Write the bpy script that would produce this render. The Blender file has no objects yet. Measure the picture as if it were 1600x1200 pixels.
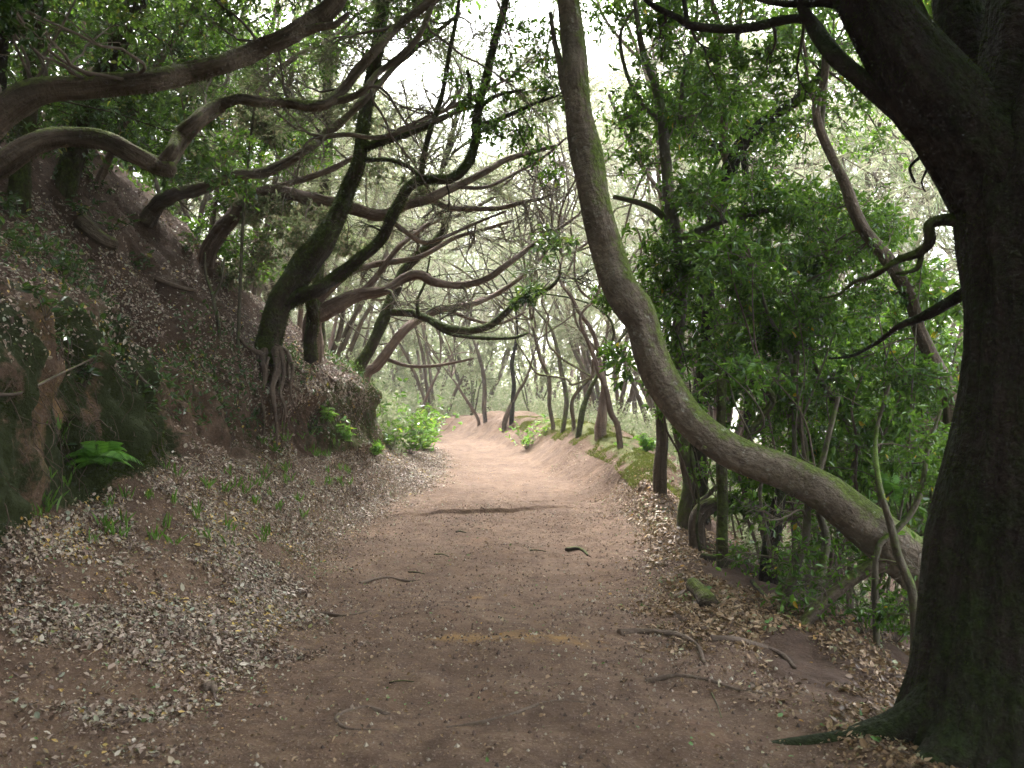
import bpy, math
import numpy as np
from mathutils import Vector
R = math.radians
rng = np.random.default_rng(11)
scene = bpy.context.scene
col = scene.collection

# ------------------------------------------------------------------ camera, sky, sun, exposure
F = 1400.0            # focal length in photograph pixels (1600 wide)
CX, HOR, EYE = 800.0, 630.0, 1.6
cam = bpy.data.cameras.new('camera'); co = bpy.data.objects.new('camera', cam); col.objects.link(co)
co.location = (0, 0, EYE); co.rotation_euler = (R(90), 0, 0)
cam.sensor_width = 36; cam.lens = 36 * F / 1600; cam.shift_y = (HOR - 600) / 1600
cam.clip_start = 0.05; cam.clip_end = 2000
cam.dof.use_dof = True; cam.dof.focus_distance = 9.0; cam.dof.aperture_fstop = 4.0
scene.camera = co
SUN_EL, SUN_AZ = 56.0, -6.0      # azimuth clockwise from +Y
w = bpy.data.worlds.new('World'); scene.world = w; w.use_nodes = True
wn = w.node_tree.nodes; wl = w.node_tree.links
bg = wn['Background']; sky = wn.new('ShaderNodeTexSky'); sky.sky_type = 'NISHITA'; sky.sun_disc = False
sky.sun_elevation = R(SUN_EL); sky.sun_rotation = R(SUN_AZ); sky.air_density = 1.0; sky.dust_density = 4.0; sky.ozone_density = 1.0
hs = wn.new('ShaderNodeHueSaturation'); hs.inputs['Saturation'].default_value = 0.26
wl.new(sky.outputs[0], hs.inputs['Color']); wl.new(hs.outputs[0], bg.inputs['Color']); bg.inputs['Strength'].default_value = 0.15
sd = bpy.data.lights.new('sun', 'SUN'); sd.energy = 1.5; sd.angle = R(24); sd.color = (1, .985, .965)
so = bpy.data.objects.new('sun', sd); col.objects.link(so)
d = Vector((math.sin(R(SUN_AZ)) * math.cos(R(SUN_EL)), math.cos(R(SUN_AZ)) * math.cos(R(SUN_EL)), math.sin(R(SUN_EL))))
so.rotation_euler = d.to_track_quat('Z', 'Y').to_euler()
scene.view_settings.view_transform = 'Standard'; scene.view_settings.look = 'None'
scene.view_settings.exposure = 3.58; scene.view_settings.gamma = 1
scene.render.engine = 'CYCLES'
cy = scene.cycles
cy.max_bounces = 7; cy.diffuse_bounces = 4; cy.glossy_bounces = 2; cy.transmission_bounces = 4; cy.volume_bounces = 0; cy.volume_step_rate = 4
cy.use_denoising = True; cy.sample_clamp_indirect = 6

# ------------------------------------------------------------------ numpy helpers
def P(px, py, Y): return np.array([(px - CX) * Y / F, Y, EYE - (py - HOR) * Y / F])
def unit(v): return v / np.maximum(np.linalg.norm(v, axis=-1, keepdims=True), 1e-9)
def _h(i, j, k, s):
    n = (i * 73856093) ^ (j * 19349663) ^ (k * 83492791) ^ (s * 2654435)
    n = (n ^ (n >> 13)) * 1274126177 & 0x7fffffff
    n = (n ^ (n >> 16)) * 668265263 & 0x7fffffff
    return ((n ^ (n >> 15)) & 0xfffff) / 1048575.0
def vnoise(p, s=0):
    p = np.asarray(p, float); f = np.floor(p); i = f.astype(np.int64); t = p - f; t = t * t * (3 - 2 * t)
    r = 0
    for a in (0, 1):
        for b in (0, 1):
            for c in (0, 1):
                wgt = (t[..., 0] if a else 1 - t[..., 0]) * (t[..., 1] if b else 1 - t[..., 1]) * (t[..., 2] if c else 1 - t[..., 2])
                r = r + wgt * _h(i[..., 0] + a, i[..., 1] + b, i[..., 2] + c, s)
    return r * 2 - 1
def fbm(p, o=4, s=0):
    p = np.asarray(p, float); r = 0; a = 1; n = 0
    for k in range(o):
        r = r + a * vnoise(p, s + k * 17); n += a; a *= .5; p = p * 2.03 + 5.1
    return r / n
def sstep(a, b, x): t = np.clip((x - a) / (b - a), 0, 1); return t * t * (3 - 2 * t)

def make_mesh(name, V, faces, attrs=None, smooth=True):
    """faces: list of int arrays (K,n). attrs: dict name -> ('POINT'|'FACE', type, data)."""
    me = bpy.data.meshes.new(name)
    V = np.ascontiguousarray(V, dtype=np.float32)
    me.vertices.add(len(V)); me.vertices.foreach_set('co', V.ravel())
    fl = [np.asarray(f, np.int32) for f in faces if len(f)]
    tot = sum(f.size for f in fl); nf = sum(len(f) for f in fl)
    me.loops.add(tot); me.polygons.add(nf)
    me.loops.foreach_set('vertex_index', np.concatenate([f.ravel() for f in fl]))
    sizes = np.concatenate([np.full(len(f), f.shape[1], np.int32) for f in fl])
    st = np.concatenate([[0], np.cumsum(sizes)[:-1]]).astype(np.int32)
    me.polygons.foreach_set('loop_start', st)
    me.update(calc_edges=True)
    me.polygons.foreach_set('use_smooth', np.full(nf, smooth))
    for k, (dom, typ, data) in (attrs or {}).items():
        a = me.attributes.new(k, typ, dom)
        a.data.foreach_set('vector' if typ == 'FLOAT_VECTOR' else 'value', np.ascontiguousarray(data, np.float32).ravel())
    me.validate(); return me

def tag(o, label=None, cat=None, group=None, kind=None):
    if label: o['label'] = label
    if cat: o['category'] = cat
    if group: o['group'] = group
    if kind: o['kind'] = kind
    return o
def link(name, me, mat, parent=None, loc=(0, 0, 0)):
    o = bpy.data.objects.new(name, me); col.objects.link(o)
    if mat: me.materials.append(mat)
    if parent: o.parent = parent
    o.location = loc; return o
def empty(name, loc):
    o = bpy.data.objects.new(name, None); col.objects.link(o); o.location = loc; o.empty_display_size = .2; return o

# ------------------------------------------------------------------ materials
def nodes(name):
    m = bpy.data.materials.new(name); m.use_nodes = True
    n = m.node_tree.nodes; n.clear(); out = n.new('ShaderNodeOutputMaterial')
    return m, n, m.node_tree.links, out
def ramp(n, stops):
    r = n.new('ShaderNodeValToRGB'); e = r.color_ramp.elements
    while len(e) > 1: e.remove(e[-1])
    for k, (p, c) in enumerate(stops):
        el = e[0] if k == 0 else e.new(p)
        el.position = p; el.color = (*c, 1) if not isinstance(c, (int, float)) else (c, c, c, 1)
    return r
def noise(n, l, vec, scale, detail=5, rough=.55):
    t = n.new('ShaderNodeTexNoise'); t.inputs['Scale'].default_value = scale; t.inputs['Detail'].default_value = detail
    t.inputs['Roughness'].default_value = rough; l.new(vec, t.inputs['Vector']); return t.outputs['Fac']
def mix(n, l, f, a, b):
    m = n.new('ShaderNodeMix'); m.data_type = 'RGBA'
    for sock, v in ((m.inputs[0], f), (m.inputs[6], a), (m.inputs[7], b)):
        if hasattr(v, 'is_linked'): l.new(v, sock)
        elif isinstance(v, tuple): sock.default_value = (*v, 1)
        else: sock.default_value = v
    return m.outputs[2]
def math_(n, l, op, a, b=0.0, clamp=False):
    m = n.new('ShaderNodeMath'); m.operation = op; m.use_clamp = clamp
    for s, v in ((m.inputs[0], a), (m.inputs[1], b)):
        if hasattr(v, 'is_linked'): l.new(v, s)
        else: s.default_value = v
    return m.outputs[0]
def maprange(n, l, v, a, b, c=0.0, d_=1.0):
    m = n.new('ShaderNodeMapRange'); m.inputs[1].default_value = a; m.inputs[2].default_value = b
    m.inputs[3].default_value = c; m.inputs[4].default_value = d_; l.new(v, m.inputs[0]); return m.outputs[0]
def attr(n, name):
    a = n.new('ShaderNodeAttribute'); a.attribute_name = name; return a

def leaf_mat(name, stops, rough=.4, trans=.35, tcol=(.25, .42, .04), spec=.5):
    m, n, l, out = nodes(name)
    a = attr(n, 'rnd'); r = ramp(n, stops); l.new(a.outputs['Fac'], r.inputs[0])
    b = n.new('ShaderNodeBsdfPrincipled'); b.inputs['Roughness'].default_value = rough; b.inputs['Specular IOR Level'].default_value = spec
    l.new(r.outputs[0], b.inputs['Base Color'])
    if trans:
        t = n.new('ShaderNodeBsdfTranslucent'); l.new(mix(n, l, .5, r.outputs[0], tcol), t.inputs['Color'])
        ms = n.new('ShaderNodeMixShader'); ms.inputs[0].default_value = trans
        l.new(b.outputs[0], ms.inputs[1]); l.new(t.outputs[0], ms.inputs[2]); l.new(ms.outputs[0], out.inputs[0])
    else: l.new(b.outputs[0], out.inputs[0])
    return m

def bark_mat(name, c1, c2, moss=(.05, .075, .012), moss_lo=.1, moss_hi=.7, stretch=.18, scale=9, bump=.6, lichen=0, moss_base=0.0, side=(0, 0, 1), rings=0):
    """moss grows where the surface faces `side` (normally up), broken up by noise"""
    m, n, l, out = nodes(name)
    tc = attr(n, 'tc').outputs['Vector']
    mp = n.new('ShaderNodeMapping'); mp.inputs['Scale'].default_value = (1, 1, stretch); l.new(tc, mp.inputs['Vector'])
    f = noise(n, l, mp.outputs[0], scale, 7, .62); f2 = noise(n, l, tc, 2.3, 3)
    c = mix(n, l, maprange(n, l, f, .3, .7), c1, c2)
    c = mix(n, l, maprange(n, l, f2, .35, .7, 0, .55), c, tuple(x * .55 for x in c1))
    if rings:
        mp2 = n.new('ShaderNodeMapping'); mp2.inputs['Scale'].default_value = (.25, .25, 2.2); l.new(tc, mp2.inputs['Vector'])
        fr = noise(n, l, mp2.outputs[0], 9, 4); c = mix(n, l, maprange(n, l, fr, .55, .7, 0, .55), c, tuple(x * .5 for x in c1))
    g = n.new('ShaderNodeNewGeometry'); dp = n.new('ShaderNodeVectorMath'); dp.operation = 'DOT_PRODUCT'
    l.new(g.outputs['Normal'], dp.inputs[0]); dp.inputs[1].default_value = side
    fm = noise(n, l, tc, 5.5, 6, .65); fm2 = noise(n, l, tc, 28, 3)
    s = math_(n, l, 'ADD', dp.outputs['Value'], math_(n, l, 'MULTIPLY', math_(n, l, 'SUBTRACT', fm, .5), 2.6))
    s = math_(n, l, 'ADD', s, math_(n, l, 'MULTIPLY', math_(n, l, 'SUBTRACT', fm2, .5), .8))
    mf = maprange(n, l, math_(n, l, 'ADD', s, moss_base), moss_lo, moss_hi)
    mc = mix(n, l, maprange(n, l, fm2, .35, .68), moss, tuple(x * 2.2 for x in moss))
    c = mix(n, l, mf, c, mc)
    if lichen:
        v = noise(n, l, tc, 13, 5, .75); c = mix(n, l, maprange(n, l, v, .66 - .04 * lichen, .74, 0, .85), c, (.42, .42, .36))
    b = n.new('ShaderNodeBsdfPrincipled'); b.inputs['Roughness'].default_value = .9; b.inputs['Specular IOR Level'].default_value = .25
    l.new(c, b.inputs['Base Color'])
    bp = n.new('ShaderNodeBump'); bp.inputs['Strength'].default_value = bump; bp.inputs['Distance'].default_value = .06
    l.new(math_(n, l, 'ADD', f, math_(n, l, 'MULTIPLY', fm2, .6)), bp.inputs['Height']); l.new(bp.outputs[0], b.inputs['Normal'])
    l.new(b.outputs[0], out.inputs[0]); return m

M = {}
M['laurel'] = leaf_mat('laurel_leaf', [(0, (.012, .035, .010)), (.35, (.030, .090, .014)), (.7, (.065, .165, .020)), (.95, (.14, .27, .035)), (.993, (.10, .2, .03)), (.997, (.55, .33, .02))], .26, .38)
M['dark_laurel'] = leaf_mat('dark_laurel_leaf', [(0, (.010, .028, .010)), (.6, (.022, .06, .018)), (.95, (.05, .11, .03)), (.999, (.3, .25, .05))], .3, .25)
M['heath'] = leaf_mat('heath_foliage', [(0, (.05, .065, .03)), (.35, (.095, .12, .05)), (.6, (.17, .19, .095)), (.8, (.24, .18, .13)), (1, (.32, .24, .18))], .7, .45, (.3, .36, .16), .2)
M['heath_far_lit'] = leaf_mat('far_heath_lit_foliage', [(0, (.14, .18, .09)), (.4, (.24, .30, .16)), (.6, (.36, .35, .25)), (.8, (.42, .34, .28)), (1, (.5, .42, .36))], .7, .45, (.36, .42, .22), .2)  # heath colours lightened so the far crowns pass for more brightly lit
M['bright'] = leaf_mat('young_leaf', [(0, (.04, .12, .012)), (.5, (.09, .22, .03)), (.9, (.16, .32, .06)), (.97, (.2, .34, .08)), (.98, (.6, .5, .03))], .4, .42, (.35, .6, .06))
M['pale'] = leaf_mat('far_lit_leaf', [(0, (.16, .19, .09)), (.5, (.28, .32, .17)), (.8, (.38, .34, .26)), (1, (.44, .44, .33))], .6, .4, (.35, .42, .2), .2)  # pale far leaves, lightened further in colour to stand in for open light
M['fern'] = leaf_mat('fern_leaf', [(0, (.06, .18, .015)), (1, (.15, .36, .045))], .5, .4, (.3, .6, .05))
M['moss_hair'] = leaf_mat('moss_hair', [(0, (.010, .014, .004)), (.6, (.030, .042, .009)), (1, (.08, .10, .02))], .9, .3, (.2, .26, .03), .1)
M['moss_bright'] = leaf_mat('bright_moss_hair', [(0, (.04, .05, .012)), (.6, (.085, .10, .022)), (1, (.16, .17, .045))], .9, .3, (.26, .32, .04), .1)
M['litter_pale'] = leaf_mat('pale_litter', [(0, (.05, .03, .02)), (.25, (.12, .075, .055)), (.40, (.25, .175, .13)), (.72, (.44, .35, .28)), (.80, (.28, .32, .23)), (.88, (.38, .30, .21)), (.955, (.56, .50, .42)), (.975, (.11, .17, .05)), (.992, (.5, .34, .09))], .55, .1, (.4, .3, .2), .4)
M['litter_tan'] = leaf_mat('tan_litter', [(0, (.05, .03, .016)), (.25, (.13, .075, .038)), (.55, (.26, .165, .085)), (.85, (.36, .25, .15)), (.95, (.26, .28, .16)), (.97, (.5, .26, .05)), (.985, (.1, .22, .05))], .55, .1, (.4, .3, .15), .4)
M['crumbs'] = leaf_mat('path_crumbs', [(0, (.05, .03, .02)), (.5, (.14, .085, .06)), (.8, (.27, .2, .15)), (1, (.42, .38, .3))], .8, 0)
M['grass'] = leaf_mat('grass_blade', [(0, (.05, .13, .015)), (1, (.13, .25, .04))], .5, .35, (.3, .5, .05))
M['bark_dark'] = bark_mat('mossy_dark_bark', (.014, .010, .008), (.044, .031, .024), (.010, .015, .003), .1, .9, .22, 11, 1.0, 0, .3)
M['bark_grey'] = bark_mat('smooth_grey_bark', (.12, .092, .066), (.25, .20, .15), (.06, .08, .014), .2, .8, .6, 14, .9, 2, .08, (.75, .1, .66), 1)
M['bark_moss'] = bark_mat('green_mossy_bark', (.028, .022, .015), (.07, .052, .034), (.032, .044, .008), .1, .8, .3, 12, .8, 0, .45)
M['bark_heath'] = bark_mat('shredding_heath_bark', (.050, .036, .024), (.21, .160, .116), (.07, .09, .016), .32, .95, .07, 22, 1.0, 0, 0)
M['bark_red'] = bark_mat('reddish_heath_bark', (.08, .05, .037), (.26, .185, .145), (.07, .09, .02), .7, 1.2, .07, 20, 1.0, 0, -.1)
M['bark_stem'] = bark_mat('green_grey_stem_bark', (.07, .06, .042), (.16, .135, .1), (.05, .075, .012), .3, .9, .4, 16, .5, 0, .3)
M['twig'] = bark_mat('thin_twig_bark', (.09, .068, .05), (.19, .15, .12), (.07, .09, .02), .7, 1.2, .3, 18, .3, 0, 0)
M['twig_dark'] = bark_mat('dark_twig_bark', (.035, .028, .02), (.08, .06, .045), (.05, .07, .012), .5, 1.1, .3, 18, .3, 0, 0)
M['root'] = bark_mat('bare_root_bark', (.10, .07, .05), (.2, .15, .115), (.05, .06, .02), 1.2, 1.8, .15, 18, .7, 0, 0)

def soil_mat(name, litter=0.0):
    m, n, l, out = nodes(name)
    g = n.new('ShaderNodeNewGeometry'); pos = g.outputs['Position']
    f1 = noise(n, l, pos, .9, 5); f2 = noise(n, l, pos, 7, 8, .65); f3 = noise(n, l, pos, 60, 4, .7); f4 = noise(n, l, pos, 26, 5, .7)
    c = mix(n, l, maprange(n, l, f1, .35, .65), (.146, .091, .057), (.215, .142, .094))
    c = mix(n, l, maprange(n, l, f2, .36, .64, 0, .85), c, (.092, .056, .040))
    c = mix(n, l, maprange(n, l, f3, .56, .70, 0, .75), c, (.34, .27, .21))
    c = mix(n, l, maprange(n, l, f3, .28, .40, .55, 0), c, (.06, .036, .026))
    cl = math_(n, l, 'ADD', attr(n, 'clay').outputs['Fac'], math_(n, l, 'MULTIPLY', math_(n, l, 'SUBTRACT', f2, .5), 1.6))
    c = mix(n, l, maprange(n, l, cl, .5, .95, 0, .8), c, (.34, .20, .07))
    f5 = noise(n, l, pos, 1.7, 6, .7); c = mix(n, l, maprange(n, l, f5, .5, .66, 0, .6), c, (.085, .053, .038)); c = mix(n, l, maprange(n, l, f5, .42, .30, 0, .5), c, (.25, .15, .095))
    dk = math_(n, l, 'ADD', attr(n, 'humus').outputs['Fac'], math_(n, l, 'MULTIPLY', math_(n, l, 'SUBTRACT', f4, .5), .9))
    c = mix(n, l, maprange(n, l, dk, .3, .9, 0, .9), c, (.062, .040, .030))
    ms = math_(n, l, 'ADD', attr(n, 'moss').outputs['Fac'], math_(n, l, 'MULTIPLY', math_(n, l, 'SUBTRACT', f2, .5), 2.0))
    ms = math_(n, l, 'ADD', ms, math_(n, l, 'MULTIPLY', math_(n, l, 'SUBTRACT', f4, .5), .8))
    c = mix(n, l, maprange(n, l, ms, .42, .8), c, mix(n, l, attr(n, 'bright').outputs['Fac'], mix(n, l, f4, (.020, .026, .009), (.046, .055, .018)), mix(n, l, f4, (.085, .095, .03), (.17, .175, .065))))
    b = n.new('ShaderNodeBsdfPrincipled'); b.inputs['Roughness'].default_value = .95; b.inputs['Specular IOR Level'].default_value = .2
    l.new(c, b.inputs['Base Color'])
    bp = n.new('ShaderNodeBump'); bp.inputs['Strength'].default_value = .9; bp.inputs['Distance'].default_value = .045
    h = math_(n, l, 'ADD', math_(n, l, 'MULTIPLY', f2, 1.2), math_(n, l, 'ADD', math_(n, l, 'MULTIPLY', f3, .35), math_(n, l, 'MULTIPLY', f4, .6)))
    l.new(h, bp.inputs['Height']); l.new(bp.outputs[0], b.inputs['Normal']); l.new(b.outputs[0], out.inputs[0]); return m
M['soil'] = soil_mat('trodden_soil')

# ------------------------------------------------------------------ terrain: a loft of cross sections
# columns: 0 far hill,1 upper hill,2 hill,3 bank lip,4 bank foot,5 leaf slope,6 path left,7 path middle,8 path right,9 berm,10 right slope,11 right low,12 far right
ST = [
 (-8,  [(-40,22),(-9,5.2),(-6,3.4),(-3.8,2.3),(-3.5,.5),(-2.6,.1),(-1.5,0),(.0,0),(1.6,0),(2.4,-.05),(3.6,-.5),(8,-2.4),(40,-16)]),
 (4.2, [(-40,24),(-9,6.4),(-5.6,3.7),(-3.85,2.3),(-3.4,.5),(-2.6,.12),(-1.5,0),(.0,-.01),(1.5,0),(2.2,-.05),(3.4,-.5),(8,-2.4),(40,-16)]),
 (6.0, [(-40,24),(-9,6.6),(-5.4,3.7),(-3.72,2.35),(-3.4,.78),(-2.5,.3),(-1.65,.02),(-.3,-.02),(.95,0),(1.7,-.02),(3.0,-.35),(7,-2.2),(40,-16)]),
 (8.0, [(-40,24),(-9,6.8),(-5.2,3.6),(-3.66,2.3),(-3.15,1.1),(-2.55,.52),(-1.8,.03),(-.3,-.02),(1.15,0),(1.75,.03),(3.0,-.32),(7,-2.2),(40,-16)]),
 (8.9, [(-40,24),(-9,6.9),(-5.1,3.6),(-3.9,2.3),(-3.35,1.2),(-2.6,.6),(-1.9,.03),(-.3,-.02),(1.3,0),(1.8,.05),(2.9,-.3),(7,-2.2),(40,-16)]),
 (9.6, [(-40,24),(-9,7.0),(-5.0,3.6),(-4.3,2.35),(-3.15,1.1),(-2.55,.6),(-1.95,.03),(-.3,0),(1.35,0),(1.8,.07),(2.9,-.28),(7,-2.2),(40,-16)]),
 (11., [(-40,24),(-9,7.2),(-4.4,3.5),(-3.05,1.75),(-2.9,1.0),(-2.5,.5),(-2.05,.03),(-.3,0),(1.5,.04),(1.85,.2),(2.9,-.2),(7,-2.2),(40,-16)]),
 (13., [(-40,24),(-9,7.2),(-4.2,3.5),(-2.62,1.82),(-2.5,.92),(-2.2,.46),(-1.85,.1),(-.3,.1),(1.25,.14),(1.95,.55),(2.7,.1),(7,-2.2),(40,-16)]),
 (15., [(-40,24),(-9,6.6),(-4.2,3.2),(-2.4,1.88),(-2.28,.86),(-1.95,.45),(-1.5,.2),(-.1,.17),(1.1,.22),(1.85,.86),(2.9,.45),(7,-1.8),(40,-16)]),
 (17., [(-40,22),(-9,5.8),(-5.0,2.9),(-3.2,1.6),(-2.5,.8),(-1.85,.47),(-1.35,.27),(-.1,.24),(.65,.32),(1.65,1.0),(2.9,.7),(7,-1.7),(40,-16)]),
 (22., [(-40,18),(-11,4.4),(-5.5,2.0),(-3.9,1.1),(-3.2,.7),(-2.4,.5),(-1.7,.4),(-.75,.38),(.1,.46),(.98,1.1),(2.4,.9),(8,-1.6),(40,-16)]),
 (26., [(-40,16),(-13,3.8),(-6.5,1.6),(-4.8,1.0),(-4.0,.7),(-3.2,.55),(-2.4,.5),(-1.6,.5),(-.95,.56),(.02,1.18),(1.6,1.0),(8,-1.2),(40,-15)]),
 (29., [(-40,14),(-15,3.2),(-8,1.4),(-6.0,.9),(-5.0,.65),(-4.1,.58),(-3.3,.55),(-2.5,.55),(-1.75,.6),(-.8,1.25),(.9,1.0),(8,-.8),(40,-15)]),
 (33., [(-40,10),(-22,2.4),(-14,1.0),(-11.,.8),(-9.5,.62),(-8.0,.58),(-6.6,.56),(-4.6,.57),(-2.9,.6),(-2.0,1.1),(1.0,.9),(8,-.4),(40,-14)]),
 (40., [(-40,6),(-30,1.8),(-24,.9),(-20.,.8),(-17,.65),(-14.0,.6),(-11.,.58),(-7.5,.6),(-5,.7),(-3,1.0),(0,1.0),(9,0),(40,-12)]),
 (60., [(-60,6),(-40,3),(-30,2),(-24.,1.6),(-20,1.4),(-16.,1.2),(-12.,1.1),(-8,1.1),(-5,1.2),(-2,1.3),(2,1.0),(12,-1),(60,-12)]),
 (260.,[(-260,10),(-140,5),(-90,4),(-60,2.5),(-45,2),(-35,1.5),(-25,1),(-15,1),(-8,1),(0,0),(15,-3),(60,-8),(260,-30)]),
]
SY = np.array([s[0] for s in ST]); SC = np.array([s[1] for s in ST], float)
dY = np.arange(-8, 60.01, .1)
CX_ = np.stack([np.interp(dY, SY, SC[:, k, 0]) for k in range(13)], 1); CZ_ = np.stack([np.interp(dY, SY, SC[:, k, 1]) for k in range(13)], 1)
ker = np.hanning(11)[1:-1]; ker /= ker.sum()
for A_ in (CX_, CZ_):
    for k in range(13): A_[:, k] = np.convolve(np.pad(A_[:, k], 4, mode='edge'), ker, 'valid')
YR = np.concatenate([np.arange(-8, 2.5, .3), np.arange(2.5, 12, .055), np.arange(12, 13.4, .02), np.arange(13.4, 16, .055), np.arange(16, 30, .14), np.arange(30, 60, .6), [60, 75, 100, 150, 260]])
UR = np.unique(np.concatenate([np.linspace(0, 1, 8), np.linspace(1, 2, 14), np.linspace(2, 3, 30), np.linspace(3, 4, 34), np.linspace(4, 6, 70), np.linspace(6, 8, 90), np.linspace(8, 10, 70), np.linspace(10, 11, 16), np.linspace(11, 12, 8)]))
def cr(u, C):  # catmull rom over columns, C (nY,13)
    i = np.clip(np.floor(u).astype(int), 0, 11); t = u - i
    p = lambda k: C[:, np.clip(k, 0, 12)]
    p0, p1, p2, p3 = p(i - 1), p(i), p(i + 1), p(i + 2); T = .35
    m1 = T * (p2 - p0); m2 = T * (p3 - p1)
    return (2*t**3-3*t**2+1)*p1 + (t**3-2*t**2+t)*m1 + (-2*t**3+3*t**2)*p2 + (t**3-t**2)*m2
near = YR <= 60
cx = np.stack([np.where(near, np.interp(YR, dY, CX_[:, k]), np.interp(YR, SY, SC[:, k, 0])) for k in range(13)], 1)
cz = np.stack([np.where(near, np.interp(YR, dY, CZ_[:, k]), np.interp(YR, SY, SC[:, k, 1])) for k in range(13)], 1)
GX = cr(UR, cx); GZ = cr(UR, cz); GY = np.repeat(YR[:, None], len(UR), 1)
UU = np.repeat(UR[None, :], len(YR), 0)
# the eroded step across the path
stepY = 12.55 + .18 * (GX + .5) + .12 * vnoise(np.stack([GX * 2, GX * 0, GX * 0], -1), 5)
onpath = sstep(5.6, 6.4, UU) * (1 - sstep(8.0, 8.7, UU))
GZ += onpath * (.025 + .03 * vnoise(np.stack([GX * 1.3, GX * 0, GX * 0], -1), 6)) * sstep(-1.9, -1.3, GX) * (1 - sstep(.7, 1.1, GX)) * (sstep(0, .04, GY - stepY) - .0) * (1 - sstep(13.0, 16.5, GY) * .6) - onpath * .01 * np.exp(-((GY - stepY + .15) / .2) ** 2)
def gnorm():
    Q = np.stack([GX, GY, GZ], -1); du = np.gradient(Q, axis=1); dv = np.gradient(Q, axis=0)
    return unit(np.cross(du, dv))
NN = gnorm(); Q = np.stack([GX, GY, GZ], -1)
bank = sstep(2.6, 3.1, UU) * (1 - sstep(3.9, 4.3, UU)) * (1 - sstep(16.5, 19, GY))
amp = .030 + .22 * bank + .05 * sstep(8.3, 8.8, UU) + .03 * (1 - sstep(5.0, 6.0, UU)) + .12 * (1 - sstep(2, 3, UU))
Qw = Q * np.array([1, 1, .6])
disp = sstep(5.9, 6.5, UU) * (1 - sstep(7.8, 8.4, UU)) * (.026 * fbm(Q * np.array([4, 4, 0.]), 4, 71) + .03 * fbm(Q * np.array([1.3, .8, 0.]), 3, 72)) + sstep(7.4, 8, UU) * (1 - sstep(8.6, 9, UU)) * .05 * fbm(Q * np.array([2., 1.5, 0.]), 3, 73) + amp * (fbm(Qw * 1.7, 4, 3) * 1.3 + .5 * fbm(Qw * 6, 3, 9)) * sstep(4, 2, -YR)[:, None]
flut = bank * .13 * fbm(Q * np.array([3, 5, .8]), 5, 41)
berm = sstep(8.3, 8.7, UU) * (1 - sstep(9.2, 9.9, UU)) * sstep(12, 14, GY) * (1 - sstep(28, 32, GY)); bermm = berm * sstep(8.6, 8.95, UU) * (1 - .8 * sstep(21, 25, GY))
bk2 = bank * .05 * fbm(Q * np.array([9, 14, 4.]), 4, 57)
disp = disp + flut + bk2 + berm * .16 * vnoise(np.stack([GX * .4, GY * .75, GZ * 0], -1), 77) + berm * .06 * fbm(Q * 2.5, 3, 8)
rut = -onpath * .03 * sstep(.1, .5, fbm(np.stack([GX * 1.6, GY * .35, GZ * 0], -1), 3, 12))
lip = -.22 * bank * np.exp(-((UU - 3.45) / .25) ** 2) * sstep(10.4, 11, GY) * (1 - sstep(14.5, 15.4, GY))
Q = Q + NN * (disp + lip)[..., None]; Q[..., 2] += rut
GX, GY2, GZ = Q[..., 0], Q[..., 1], Q[..., 2]
NN = gnorm()
clay = np.zeros_like(GX)
for (x0, y0, sx, sy, a) in ((-.45, 6.25, .42, .2, .62), (.1, 6.15, .42, .3, .72), (.55, 6.0, .3, .2, .5), (.0, 5.6, .2, .15, .35), (-.25, 7.0, .25, .2, .3), (-.3, 7.6, .12, .1, .7), (-.1, 8.4, .2, .12, .35), (.9, 8.6, .3, .2, .3), (-.7, 10.9, .5, .5, .3), (0, 9.6, 1.4, 2.0, .12)):
    clay += a * np.exp(-((GX - x0) / sx) ** 2 - ((GY - y0) / sy) ** 2)
clay += bank * (.0 - .3 * (1 - sstep(5.8, 6.6, GY)) + .62 * sstep(.2, .45, fbm(Q * np.array([1.5, 2.2, .5]), 3, 23)))
moss = bank * (1 - sstep(8.8, 9.3, GY)) * (.95 - 1.0 * sstep(.25, .42, fbm(Q * np.array([1.5, 2.2, .5]), 3, 23))) + bermm * .95 + bank * sstep(12.2, 13.2, GY) * .5 + bank * .3
moss += bank * .35 * (1 - sstep(6.2, 7.2, GY))
moss += .5 * np.exp(-((GX - 1.75) / .5) ** 2 - ((GY - 11.2) / .7) ** 2) + .15 * sstep(8.5, 9.5, UU)
bright = berm * 1.0 + bank * sstep(12.2, 13.5, GY) * .5
humus = .75 * (1 - sstep(3.0, 5.5, UU)) * (1 - bank * .3) + .25 * sstep(3.8, 4.3, UU) * (1 - sstep(5.2, 6.2, UU)) + .75 * sstep(8.3, 9.0, UU) * (1 - sstep(11.5, 13, GY) * .6) - .3 * sstep(13, 18, GY)
def surf(u, y):
    """position and normal of the finished ground at column parameter u and distance y"""
    iu = np.clip(np.searchsorted(UR, u) - 1, 0, len(UR) - 2); iy = np.clip(np.searchsorted(YR, y) - 1, 0, len(YR) - 2)
    a = ((u - UR[iu]) / (UR[iu + 1] - UR[iu]))[..., None]; b = ((y - YR[iy]) / (YR[iy + 1] - YR[iy]))[..., None]
    f = lambda A: (A[iy, iu] * (1 - a) + A[iy, iu + 1] * a) * (1 - b) + (A[iy + 1, iu] * (1 - a) + A[iy + 1, iu + 1] * a) * b
    return f(Q), unit(f(NN))
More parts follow.
